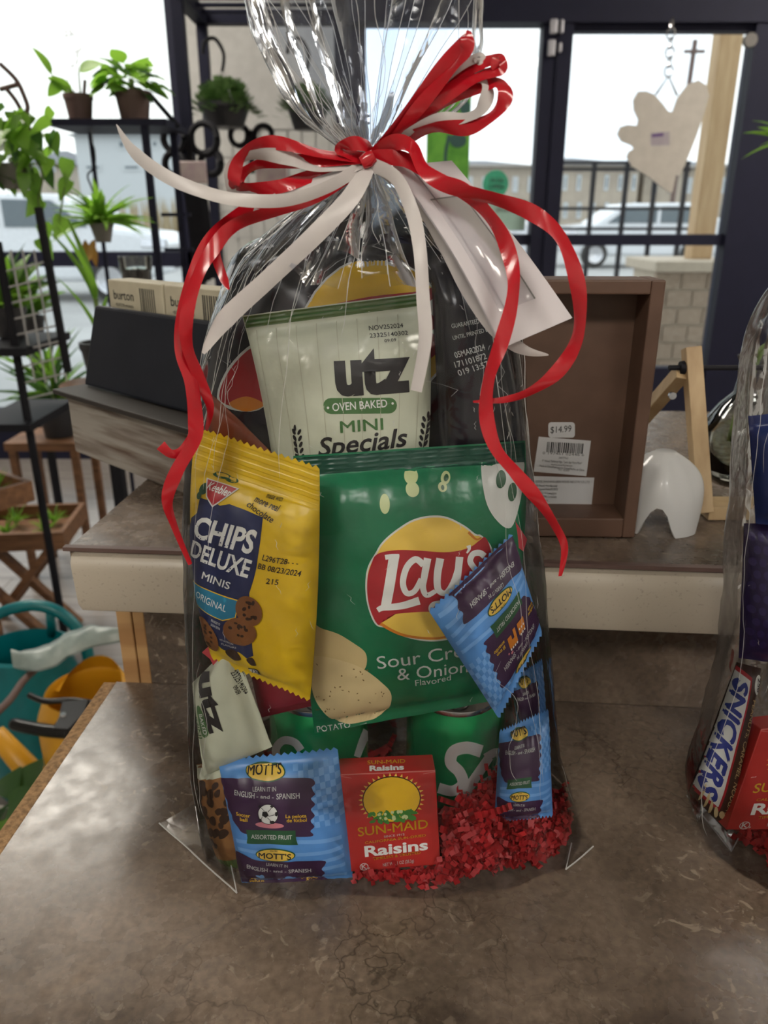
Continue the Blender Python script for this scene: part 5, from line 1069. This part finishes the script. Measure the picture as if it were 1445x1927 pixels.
can('green soda can right of the raisin box with large white lettering', 857, .436, [('logo_lettering', zf(J(ST([(850, 372), (775, 352), (705, 372), (690, 430), (735, 480), (752, 540), (700, 578), (626, 562)], 66, 54), ST([(890, 400), (810, 520), (735, 632)], 46, 58), ST([(870, 405), (930, 375), (948, 420), (912, 500), (850, 540)], 44, 34)), *Z4), 'can_white')])
can('green soda can behind the soccer ball pouch', 600, .436, [('logo_lettering', zf(J(ST([(830, 850), (780, 790), (700, 775), (645, 830), (650, 900), (700, 960)], 60, 60), ST([(1330, 700), (1290, 790), (1250, 900)], 70, 50)), *Z3), 'can_white')])
# --- red crinkle paper
mat('crinkle_red', (.42, .010, .014), .55, c2=(.38, .008, .012), scale=90)
from mathutils.bvhtree import BVHTree
def solids(cats=('wrapper', 'carton', 'can_body', 'can_rim')):      # world-space surfaces of what is already packed
    vs_ = []; fs = []
    for o in col.objects:
        if o.type == 'MESH' and o.name.split('.')[0] in cats:
            k = len(vs_); off = wloc(o); vs_ += [q.co+off for q in o.data.vertices]; fs += [tuple(i+k for i in p.vertices) for p in o.data.polygons]
    return BVHTree.FromPolygons(vs_, fs)
def shreds(name, label, fn, n, seed, foot, Lr=(.016, .038)):      # foot: footprint of the bag (px left, px right, row, Y, half depth)
    rg = random.Random(seed); g = MB(); tree_ = solids()
    py_, xl_, xr_, Yc_, b_ = foot; fl_, fr_ = P(xl_, py_, Yc_).x, P(xr_, py_, Yc_).x; fa_ = (fr_-fl_)/2; fc_ = (fl_+fr_)/2
    cans_ = [wloc(o) for o in col.objects if o.name.startswith('soda_can')]
    for _ in range(n):
        c = fn(rg); an = rg.uniform(0, 2*pi); el = rg.gauss(0, .45); d = V((cos(an)*cos(el), sin(an)*cos(el), sin(el))); s = V((-sin(an), cos(an), 0)); s = (s*cos(rg.uniform(-1.2, 1.2))+d.cross(s)*sin(rg.uniform(-1.2, 1.2))).normalized(); n_ = d.cross(s)
        L = rg.uniform(*Lr); pit = .0024; k = int(L/pit); wd = rg.uniform(.0013, .0021); cv = rg.uniform(-1, 1); k0 = len(g.v)
        for i in range(k+1):
            q = c+d*((i-k/2)*pit*.8)+n_*((.0013 if i % 2 else -.0013)+cv*(i/k-.5)**2*L*.8); q.z = max(q.z, LZ+.0012)
            g.v += [q-s*wd, q+s*wd]
        for v_ in g.v[k0:]: v_.z = max(v_.z, LZ+.001)
        new = g.v[k0:]; bad = any((q.xy-c_.xy).length < .0335 for q in new for c_ in cans_) or any((abs(q.x-fc_)/(fa_*.965))**2.44+(abs(q.y-Yc_)/(b_*.94))**2.44 > 1 for q in new)
        for i in range(len(new)-2):
            e = new[i+2]-new[i]
            if bad: break
            if e.length > 1e-7 and tree_.ray_cast(new[i], e.normalized(), e.length)[0] is not None: bad = True
        if not bad and any(tree_.find_nearest(new[i], .0006)[0] is not None for i in range(0, len(new), 3)): bad = True
        if bad: del g.v[k0:]; continue
        g.f += [(k0+2*i, k0+2*i+1, k0+2*i+3, k0+2*i+2) for i in range(k)]
    o = obj(name, g, 'crinkle_red', kind='stuff'); return tag(o, label, 'paper shreds')
def f1(rg):
    q = rg.random()
    if q < .55:
        px = rg.uniform(845, 1000); Y = rg.uniform(.364, .41); top = .034*(1-abs(px-925)/130)+.006; return V((P(px, 1600, Y).x, Y, LZ+.002+rg.random()**.8*max(.008, top)))
    if q < .64: Y = rg.uniform(.360, .365); return V((P(rg.uniform(500, 860), 1650, Y).x, Y, LZ+.0012+rg.random()*.001))
    if q < .88: Y = rg.uniform(.374, .41); px = rg.uniform(985, 1085); return V((P(px, 1580, Y).x, Y, LZ+.002+rg.random()*.026*(1.1-(px-985)/130)))
    if q < .985: Y = rg.uniform(.37, .48); return V((P(rg.uniform(440, 1000), 1580, Y).x, Y, LZ+.002+rg.random()*.01))
    Y = rg.uniform(.372, .40); return V((P(rg.uniform(405, 440), 1560, Y).x, Y, LZ+.002+rg.random()*.02))
shreds('crinkle_paper', 'red crinkle cut paper shreds filling the bottom of the gift bag', f1, 2300, 5, (1513, 390, 1086, .419, .073))
g = MB()
def scrap(pts, Y):
    p = [P(x, y, Y) for x, y in pts]; g.prism(p, (0, .0006, 0))
mat('scrap_pink', (.62, .06, .075), .5)
for lb, pts, Y in (('pink red paper scrap above the small pretzel bag', [(380, 1228), (400, 1210), (422, 1222), (420, 1240), (406, 1262), (395, 1240)], .386), ('red paper scrap at the right edge of the crisp bag', [(936, 968), (952, 945), (972, 985), (992, 1015), (985, 1038), (955, 1015), (938, 1000)], .40)):
    g = MB(); scrap(pts, Y); tag(obj('paper_scrap', g, 'scrap_pink'), lb, 'paper scrap')
# ------------------------------------------------------------------ cellophane
film_mat('cellophane', gloss=.9, tint=(.945, .962, .992), rough=.13, bump=.22, scale=42)
film_mat('cellophane_thin', gloss=.45, tint=(.96, .97, .985), rough=.2, bump=.1, scale=42)
film_mat('cellophane_fold', gloss=1.1, tint=(.88, .915, .97), rough=.12, bump=.15, scale=60)
film_mat('crease_highlight', gloss=3.0, tint=(1, 1, 1), rough=.15, bump=0, white=.55)  # film folds whitened: their highlights are painted into the colour
class Film:
    def __init__(s, rows, seed, knot):
        s.rows = [(P(xl, y, Y), P(xr, y, Y), Y, b, y) for y, xl, xr, Y, b in rows]; s.sd = seed; s.knot = knot
        s.rows[0][0].z = s.rows[0][1].z = LZ+.0012
        s.push = None; tree_ = solids(); NU, NV = 120, 72; G_ = [[0.0]*NU for _ in range(NV+1)]
        for j in range(NV+1):
            t = j/NV; xl, xr, z, Y, b, py = s.at(t)
            if py < knot+60: continue
            for i in range(NU):
                th = 2*pi*i/NU; p = s.S(th, t); a = (xr-xl)/2; d = V((cos(th)*b, sin(th)*a, 0)).normalized()
                h = tree_.ray_cast(p+d*.05, -d, .05)
                if h[0] is not None: G_[j][i] = (h[0]-p).dot(d)+.003
        for _ in range(2): G_ = [[max(G_[min(max(j+dj, 0), NV)][(i+di) % NU] for dj in (-1, 0, 1) for di in (-1, 0, 1)) for i in range(NU)] for j in range(NV+1)]
        for _ in range(3): G_ = [[max(G_[j][i]*.9, sum(G_[min(max(j+dj, 0), NV)][(i+di) % NU] for dj in (-1, 0, 1) for di in (-1, 0, 1))/9) for i in range(NU)] for j in range(NV+1)]
        s.push = G_; s.NU, s.NV = NU, NV
    def lift(s, th, t):
        x = (th/(2*pi)*s.NU) % s.NU; y = min(max(t, 0), 1)*s.NV; i = int(x) % s.NU; j = min(int(y), s.NV-1); f, g_ = x-int(x), y-j; i2 = (i+1) % s.NU; G_ = s.push
        return (G_[j][i]*(1-f)+G_[j][i2]*f)*(1-g_)+(G_[j+1][i]*(1-f)+G_[j+1][i2]*f)*g_
    def at(s, t):
        k = t*(len(s.rows)-1); i = min(int(k), len(s.rows)-2); f = k-i; R_ = s.rows
        def cr(g):
            a, b, c, d = g(R_[max(i-1, 0)]), g(R_[i]), g(R_[i+1]), g(R_[min(i+2, len(R_)-1)])
            return b+(c-b)*f if i == 0 else .5*((2*b)+(c-a)*f+(2*a-5*b+4*c-d)*f*f+(3*b-a-3*c+d)*f**3)
        return [cr(lambda r: r[0].x), cr(lambda r: r[1].x), cr(lambda r: r[0].z), cr(lambda r: r[2]), cr(lambda r: r[3]), cr(lambda r: r[4])]
    def S(s, th, t, out_=0):
        xl, xr, z, Y, b, py = s.at(t); a = (xr-xl)/2; cx = (xl+xr)/2; e = .82
        c, q = cos(th), sin(th); sx = math.copysign(abs(c)**e, c); sy_ = math.copysign(abs(q)**e, q)
        k = math.exp(-abs(py-s.knot)/110); up = 1 if py < s.knot else 0
        w_ = th*(9 if not up else 7)/pi+.9*noise.noise(V((c*1.5, q*1.5, s.sd+z*3))); tri = abs((w_ % 1)-.5)*4-1
        A = .02+.20*k+(.06 if up else 0)
        f = 1+A*tri
        n1 = noise.noise(V((cx+a*sx, Y+b*sy_, z))*26+V((s.sd, 0, 0))); n2 = 1-2*abs(noise.noise(V((cx+a*sx, Y+b*sy_, z))*60+V((0, s.sd, 0))))
        r = (.0016*n1+.0010*n2)*min(1, max(.0, (z-LZ)*60))
        fx = 1+A*tri*.25; d = V((sx*b, sy_*a, 0)).normalized()
        if s.push: d2 = V((c*b, q*a, 0)).normalized(); return V((cx+a*sx*fx, Y+b*sy_*f, z))+d*(r+out_)+d2*s.lift(th, t)
        return V((cx+a*sx*fx, Y+b*sy_*f, z))+d*(r+out_)
def make_bag(name, label, rows, seed, knot, ncre, tops):
    F = Film(rows, seed, knot); b0 = F.S(-pi/2, 0); c = V(((F.rows[0][0].x+F.rows[0][1].x)/2, F.rows[0][2], LZ))
    t = thing(name, label, 'gift bag', c)
    obj('film', MB().grid(lambda u, v: F.S(2*pi*u, v), 144, 120, True), 'cellophane', t, smooth=38)
    m_ = MB(); rg = random.Random(seed)
    tk = min(range(len(rows)), key=lambda i: abs(rows[i][0]-knot))/(len(rows)-1)
    def crease_highlight(th0, t0, th1, t1, w0, w1, wig=.03, n=26):
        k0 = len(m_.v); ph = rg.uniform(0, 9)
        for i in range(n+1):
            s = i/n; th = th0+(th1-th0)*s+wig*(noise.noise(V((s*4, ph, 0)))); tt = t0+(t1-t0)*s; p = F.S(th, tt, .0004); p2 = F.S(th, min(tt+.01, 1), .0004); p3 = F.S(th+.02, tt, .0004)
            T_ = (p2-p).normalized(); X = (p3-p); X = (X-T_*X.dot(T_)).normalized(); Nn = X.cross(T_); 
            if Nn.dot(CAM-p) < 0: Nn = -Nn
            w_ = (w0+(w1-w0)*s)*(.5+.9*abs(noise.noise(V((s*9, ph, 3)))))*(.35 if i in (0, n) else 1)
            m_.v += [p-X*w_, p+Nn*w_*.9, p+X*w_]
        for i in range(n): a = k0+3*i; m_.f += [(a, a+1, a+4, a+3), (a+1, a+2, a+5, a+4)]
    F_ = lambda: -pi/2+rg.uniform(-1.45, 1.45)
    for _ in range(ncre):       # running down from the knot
        th = F_(); crease_highlight(th, tk-.012, -pi/2+(th+pi/2)*rg.uniform(.95, 1.15), tk-rg.choice((.12, .2, .3, .42)), .00042, .0002, .10)
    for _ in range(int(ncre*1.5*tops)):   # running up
        th = F_(); crease_highlight(th, tk+.012, th+rg.uniform(-.1, .1), tk+rg.choice((.1, .2, .3, .36)), .00045, .00024, .10)
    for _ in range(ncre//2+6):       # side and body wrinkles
        sd = rg.choice((-1, 1)); th = -pi/2+sd*rg.uniform(.7, 1.45); a = rg.uniform(.03, tk*.8); crease_highlight(th, a, th+rg.uniform(-.15, .15), a+rg.uniform(.05, .25), .00022, .00014, .12)
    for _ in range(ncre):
        th = F_(); a = rg.uniform(.25, tk*.95); crease_highlight(th, a, th+rg.uniform(-.5, .5), a+rg.uniform(.01, .06), .00022, .00012, .2, 10)
    for sd in (-1, 1): crease_highlight(-pi/2+sd*1.42, .02, -pi/2+sd*1.42, tk-.05, .0004, .0003, .04, 60)
    for _ in range(120):            # glints painted as short whitish strips
        th = F_(); a = rg.uniform(.1, tk); crease_highlight(th, a, th+rg.uniform(-.03, .03), a+rg.uniform(.002, .006), .0003, .0002, .02, 3)
    obj('crease_highlights', m_, 'crease_highlight', t, smooth=True, kind='stuff')  # fold ridges and glints, the shine put in as white
    return t, F
t, F = make_bag('gift_bag', 'tall clear cellophane gift bag tied with red and white ribbon', [(1513, 390, 1086, 0.419, 0.073), (1400, 368, 1040, 0.419, 0.06499999999999999), (1200, 364, 1019, 0.419, 0.062000000000000006), (1000, 362, 1007, 0.419, 0.059000000000000004), (820, 368, 992, 0.419, 0.056), (700, 384, 982, 0.419, 0.052000000000000005), (600, 408, 968, 0.419, 0.044000000000000004), (500, 452, 925, 0.42, 0.042), (430, 515, 850, 0.418, 0.034), (370, 590, 790, 0.414, 0.024), (318, 668, 722, 0.41, 0.011), (298, 678, 714, 0.41, 0.008), (275, 640, 750, 0.41, 0.014), (235, 585, 820, 0.41, 0.02), (190, 548, 872, 0.41, 0.024), (120, 512, 900, 0.41, 0.027), (40, 474, 908, 0.41, 0.029), (-60, 455, 908, 0.41, 0.03)], 3.3, 298, 26, 1)
rgp = random.Random(77)
def pleat(px0, py0, px1, py1, Y0, Y1, w0, w1, tw):      # a folded strip of film gathered at the neck
    q = [P(px0+(px1-px0)*s, py0+(py1-py0)*s, Y0+(Y1-Y0)*s) for s in [i/16 for i in range(17)]]; mb = MB(); ge = MB(); L_ = []; R_ = []; ph = rgp.uniform(0, 9)
    for i, p in enumerate(q):
        s = i/16; T_ = (q[min(i+1, 16)]-q[max(i-1, 0)]).normalized(); X = T_.cross((p-CAM).normalized()).normalized(); a = tw+.5*noise.noise(V((s*2, ph, 0))); Z = T_.cross(X)
        X = X*cos(a)+Z*sin(a); w_ = (w0+(w1-w0)*s**.8)*(1+.25*noise.noise(V((s*3, ph, 5)))); L_.append(p-X*w_/2); R_.append(p+X*w_/2); mb.v += [p-X*w_/2, p+Z*w_*.16, p+X*w_/2]
    mb.f = [f for i in range(16) for f in ((3*i, 3*i+1, 3*i+4, 3*i+3), (3*i+1, 3*i+2, 3*i+5, 3*i+4))]
    o = obj('neck_pleat', mb, 'cellophane_fold', t, smooth=True); ge.tube(L_, .00022, 4); ge.tube(R_, .00018, 4); obj('pleat_edge', ge, 'crease_highlight', o)
for x1 in (486, 530, 575, 622, 650, 700, 752, 778, 830, 880): pleat(696+(x1-696)*.06, 286, x1, -40 if x1 > 600 else 10, .409, rgp.uniform(.39, .425), .0015, rgp.uniform(.008, .020), rgp.uniform(-.7, .7))
for x1, y1 in ((470, 500), (520, 470), (560, 520), (610, 540), (655, 480), (705, 520), (760, 540), (820, 500), (880, 490), (920, 540)): pleat(696+(x1-696)*.05, 308, x1, y1, .408, .372 if x1 < 800 else .412, .0015, rgp.uniform(.006, .014), rgp.uniform(-.6, .6))
def ear(pts, n=10):
    p = [PZ(x, y, LZ+.001) for x, y in pts]
    def S(u, v):
        q = p[0].lerp(p[1], u).lerp(p[3].lerp(p[2], u), v); q = q.copy(); q.z += .001+.004*sin(pi*min(u, 1))*sin(pi*v)*.6+.001*noise.noise(q*60); return q
    m_ = MB().grid(S, n, n); o = obj('film_corner', m_, 'cellophane_thin', t, smooth=30)
    g = MB(); g.tube([S(0, i/12)+V((0, 0, .0005)) for i in range(13)], .0005, 5); g.tube([S(i/12, 1)+V((0, 0, .0005)) for i in range(13)], .0004, 5); obj('corner_crease_highlight', g, 'crease_highlight', t)  # whitish strips along the corner folds, edge highlight painted in
ear([(300, 1552), (388, 1502), (425, 1585), (446, 1684)]); ear([(1116, 1596), (1085, 1545), (1075, 1590), (1064, 1640)])
# ------------------------------------------------------------------ ribbon bow
mat('ribbon_red', (.48, .008, .018), .22, c2=(.43, .006, .014), scale=60, coat=.3); mat('ribbon_white', (.58, .55, .54), .35, c2=(.52, .49, .49), scale=60)
bow = thing('ribbon_bow', 'red and white curling ribbon bow tied round the neck of the gift bag', 'bow', P(695, 300, .395))
def ribbon(name, pts, w, m, ph=0, amp=.5, taper=(1, 1), base=0):
    q = cat_rom([P(x, y, Y) for x, y, Y in pts], 10); mb = MB(); n = len(q); pv = None
    for i, p in enumerate(q):
        t_ = (q[min(i+1, n-1)]-q[max(i-1, 0)]).normalized(); V_ = (p-CAM).normalized(); x = t_.cross(V_)
        if x.length < .15 and pv is not None: x = pv.copy()
        x.normalize()
        if pv is not None and x.dot(pv) < 0 and x.dot(pv) > -.6: x = (x*.5+pv).normalized()
        z = t_.cross(x).normalized(); a = base+amp*sin(ph+i*.13); s = i/(n-1); ww = w/2*min(1, taper[0]+(1-taper[0])*min(s*6, 1))*min(1, taper[1]+(1-taper[1])*min((1-s)*5, 1))
        X = x*cos(a)+z*sin(a); pv = x; nn = t_.cross(X).normalized()
        mb.v += [p-X*ww, p+nn*ww*.22, p+X*ww, p+nn*(ww*.22-.0003)]
    for i in range(n-1):
        a, b = 4*i, 4*i+4
        for j in range(4): mb.f.append((a+j, a+(j+1) % 4, b+(j+1) % 4, b+j))
    mb.f += [(0, 1, 2, 3), (4*n-1, 4*n-2, 4*n-3, 4*n-4)]
    return obj(name, mb, m, bow, smooth=50)
K = (694, 300, .392)
def yv(pts, Y0, Y1, sag=0):
    n = len(pts); return [(x, y, Y0+(Y1-Y0)*i/(n-1)-sag*sin(pi*i/(n-1))) for i, (x, y) in enumerate(pts)]
rd, wh = 'ribbon_red', 'ribbon_white'
ribbon('ribbon_tail', yv([(690, 306), (600, 350), (520, 372), (455, 402), (400, 450), (366, 520), (346, 590), (344, 660), (360, 720), (368, 790), (364, 830), (332, 888), (315, 940), (328, 990), (358, 1062)], .392, .372, .025), .0072, rd, .5, .55, (1, .3))
ribbon('ribbon_tail', yv([(690, 310), (600, 366), (520, 395), (440, 425), (400, 470), (372, 520), (352, 590), (352, 650), (372, 705), (395, 765), (388, 810)], .394, .372, .03), .006, rd, 1.4, .6, (1, .3))
ribbon('ribbon_tail', yv([(444, 425), (412, 455), (406, 480), (420, 522), (430, 545)], .366, .36), .0042, rd, .2, .5, (1, .2))
ribbon('ribbon_tail', yv([(302, 838), (322, 854), (346, 848), (368, 812), (372, 790)], .364, .366), .0055, rd, .3, .7, (1, 1))
ribbon('ribbon_tail', yv([(700, 292), (740, 268), (775, 278), (800, 322), (850, 352), (930, 374), (1000, 400), (1050, 440), (1078, 500), (1091, 570), (1085, 640), (1050, 698), (1000, 735), (950, 752), (890, 756)], .39, .352, .02), .0068, rd, 1.6, .75, (1, .15))
ribbon('ribbon_tail', yv([(700, 296), (760, 300), (820, 336), (870, 358), (912, 395), (946, 445), (965, 510), (963, 570), (943, 645), (920, 712), (915, 780), (932, 842), (970, 890), (1008, 935), (1042, 985), (1062, 1030), (1054, 1084)], .389, .345, .02), .0068, rd, 2.4, .7, (1, .3))
ribbon('ribbon_tail', yv([(219, 234), (250, 284), (310, 330), (380, 360), (450, 376), (540, 376), (620, 350), (690, 306)], .375, .392, .03), .0055, wh, .4, .35, (.05, 1))
ribbon('ribbon_tail', yv([(692, 306), (662, 368), (595, 440), (505, 525), (425, 600), (382, 665)], .39, .362, .006), .0085, wh, .9, .3, (1, .2))
ribbon('ribbon_tail', yv([(700, 310), (745, 335), (776, 400), (790, 470), (796, 560), (800, 640), (783, 736)], .388, .352, .008), .0062, wh, .3, .35, (1, .9))
ribbon('ribbon_tail', yv([(705, 310), (780, 370), (840, 470), (880, 550), (930, 620), (985, 658), (1032, 668)], .392, .368), .006, wh, .6, .4, (1, .1))
def loops(lst):
    for pts, m, w_, ph, dep in lst:
        n = len(pts); ribbon('ribbon_loop', [(x, y, .391-dep*sin(pi*i/(n-1))+.006*(i/(n-1))) for i, (x, y) in enumerate(pts)], w_, m, ph, .95)
loops([([(694, 298), (610, 290), (530, 270), (480, 272), (450, 300), (440, 340), (452, 352), (520, 352), (600, 330), (690, 304)], rd, .0058, .3, .03),
       ([(694, 300), (600, 303), (500, 306), (462, 322), (446, 342), (462, 352), (530, 350), (610, 322), (690, 306)], rd, .006, 1.3, .022),
       ([(694, 304), (600, 315), (545, 298), (490, 290), (448, 302), (434, 335), (448, 368), (540, 360), (620, 345), (690, 310)], wh, .0062, .2, .026),
       ([(694, 304), (620, 335), (530, 372), (480, 385), (462, 392), (490, 402), (560, 380), (640, 335), (694, 306)], wh, .006, .9, .02),
       ([(694, 303), (640, 282), (660, 270), (690, 275), (700, 300)], rd, .006, .2, .012),
       ([(700, 296), (750, 230), (820, 142), (868, 82), (878, 72), (876, 96), (850, 130), (790, 200), (740, 262), (700, 298)], rd, .006, .3, .03),
       ([(700, 297), (790, 185), (860, 138), (930, 112), (938, 120), (936, 132), (880, 152), (800, 205), (740, 258), (700, 298)], rd, .0068, .8, .028),
       ([(700, 298), (790, 225), (860, 176), (925, 157), (948, 166), (948, 192), (922, 222), (880, 240), (820, 240), (770, 258), (705, 298)], rd, .0065, .2, .03),
       ([(700, 297), (780, 200), (840, 140), (895, 110), (902, 116), (890, 130), (830, 165), (760, 235), (700, 299)], wh, .006, 1.0, .024),
       ([(700, 298), (800, 195), (870, 150), (908, 150), (918, 172), (905, 205), (875, 222), (820, 228), (750, 262), (702, 299)], wh, .006, .5, .026)])
kn = MB(); kc = P(692, 300, .3865)
kn.lathe(kc, [(.0005, -.0035), (.0028, -.0033), (.0036, 0), (.0028, .0033), (.0005, .0035)], 14, sq=(1, .8), M=Matrix.Rotation(pi/2-.5, 3, 'Y')); obj('knot', kn, rd, bow, smooth=60)
# ------------------------------------------------------------------ envelope with a clear window
mat('envelope_white', (.60, .57, .60), .55, c2=(.57, .54, .57)); film_mat('envelope_pane', gloss=2.2, tint=(.90, .90, .93), rough=.1, bump=.3, white=.35, scale=30)
ec = [P(738, 312, .388), P(850, 302, .398), P(1077, 598, .372), P(945, 655, .362)]
t = thing('gift_envelope', 'white envelope with a clear window tied to the bow', 'envelope', ec[3])
en = (ec[3]-ec[0]).cross(ec[1]-ec[0]).normalized(); en = en if en.dot(CAM-ec[0]) > 0 else -en
def es(u, v): a, b, c, d = ec; return a*((1-u)*(1-v))+b*(u*(1-v))+c*(u*v)+d*((1-u)*v)+en*(.006*sin(pi*v)*(.4+.6*(1-u)))
m_ = MB().grid(lambda u, v: es(u, v), 8, 24); m_.grid(lambda u, v: es(1-u, v)-en*.0012, 8, 24); obj('paper', m_, 'envelope_white', t, smooth=True)
m_ = MB().grid(lambda u, v: es(.18+.52*u, .22+.62*v)+en*(.0006+.0022*sin(pi*u)*sin(pi*v)), 10, 24); obj('window_pane', m_, 'envelope_pane', t, smooth=True)
m_ = MB(); m_.tube([es(.18+.52*i/10, .22)+en*.0007 for i in range(11)]+[es(.70, .22+.62*i/20)+en*.0007 for i in range(1, 21)], .00035, 5); obj('window_edge', m_, 'print_grey', t)
m_ = MB(); m_.tube([es(.26, .02+.9*i/20)+en*.0006 for i in range(21)], .0003, 5); obj('flap_seam', m_, 'tag_lilac', t)
# ------------------------------------------------------------------ second gift bag at the right edge
pk = Pouch('chocolate_bar', 'dark brown chocolate bar with white and blue logo inside a gift bag', 'chocolate bar', [(1432, 1258), (1368, 1566), (1296, 1490), (1386, 1246)], [.405, .385, .388, .41], pm_('foil_brown', (.05, .022, .014), .3), bulge=.008, seal=(.02, .02), wr=.0009, seed=31, nu=36, nv=16, edge=4)
pk.print_('logo_rim', G((.06, .42), (.93, .38), (.96, .99), (.02, .99)), 'p_logored', 1, uv=True); pk.print_('logo_panel', G((.08, .48), (.91, .44), (.93, .99), (.05, .99)), 'p_cream', 2, uv=True)
def uvT(s, x0, x1, y, h, b=.03, sh=0): v_, f_ = text2d(s, b, sh); return [(x0+x*(x1-x0), y-q*h) for x, q in v_], f_
pk.print_('lettering', uvT('SNICKERS', .10, .90, .93, .40, .045, .1), mat('p_blue', (.015, .03, .22), .4), 3, uv=True); pk.print_('lettering', uvT('PEANUTS, CARAMEL, NOUGAT', .18, .92, .26, .13, .005), 'p_chip2', 1, uv=True)
pk.print_('peanut_picture', J(*[E(.93+.02*math.sin(k), .3+.13*k, .025, .07, 20*k, 9) for k in range(5)]), 'p_chip', 3, uv=True)
pk.print_('calorie_badge', E(.0+.09, .16, .055, .15), 'p_white', 2, uv=True); pk.print_('lettering', uvT('250', .05, .13, .21, .12, .02), 'p_black', 3, uv=True)
raisin('red raisin box with a yellow sun in front of the chocolate bar', [(1432, 1372), (1600, 1352), (1570, 1560), (1366, 1562)], [.392, .395, .382, .374], .02)
pk = Pouch('blue_snack_bag', 'navy blue snack bag above the purple packet in the right gift bag', 'snack bag', [(1408, 783), (1560, 766), (1565, 1000), (1422, 985)], [.41, .41, .40, .40], MATS['foil_navy'], bulge=.012, seal=(.12, .05), wr=.0016, seed=32, nu=24, nv=28)
pk = Pouch('purple_snack_pack', 'dark purple berry snack packet under the navy bag in the right gift bag', 'snack bag', [(1400, 985), (1560, 980), (1560, 1260), (1390, 1238)], [.41, .41, .40, .40], MATS['foil_purple'], bulge=.012, seal=(.03, .03), wr=.0012, seed=33, nu=24, nv=30)
pk.print_('berry_picture', J(*[E(.06+.09*i+.04*(j % 2), .08+.085*j, .035, .030, 0, 10) for i in range(10) for j in range(10)]), pm_('p_berry', (.05, .03, .14), .3), 1, uv=True)
pk.print_('green_panel', G((.35, .3), (.6, .28), (.6, .5), (.35, .52)), 'p_mgreen', 2, uv=True); pk.print_('orange_panel', G((.45, .8), (.95, .78), (.95, .97), (.5, .97)), 'p_orange', 2, uv=True)
shreds('crinkle_paper', 'red crinkle cut paper shreds in the bottom of the right gift bag', lambda rg: V((P(rg.uniform(1395, 1560), 1600, .385).x, rg.uniform(.378, .46), LZ+.002+rg.random()*.012)), 260, 15, (1574, 1332, 1990, .395, .064))
t, F2 = make_bag('gift_bag', 'clear cellophane gift bag with a chocolate bar and raisins at the counter right', [(1574, 1332, 1990, 0.395, 0.064), (1450, 1326, 2005, 0.395, 0.064), (1250, 1372, 2030, 0.395, 0.064), (1100, 1382, 2050, 0.395, 0.064), (950, 1394, 2060, 0.395, 0.062), (800, 1405, 2070, 0.395, 0.06), (680, 1418, 2080, 0.395, 0.056), (600, 1440, 2070, 0.395, 0.05), (520, 1500, 2000, 0.395, 0.04), (430, 1640, 1860, 0.395, 0.02), (400, 1720, 1800, 0.395, 0.01), (370, 1700, 1830, 0.395, 0.012), (280, 1620, 1900, 0.395, 0.02), (150, 1580, 1950, 0.395, 0.024)], 8.1, 400, 12, .6)
ear([(1292, 1500), (1325, 1470), (1400, 1560), (1375, 1606)])
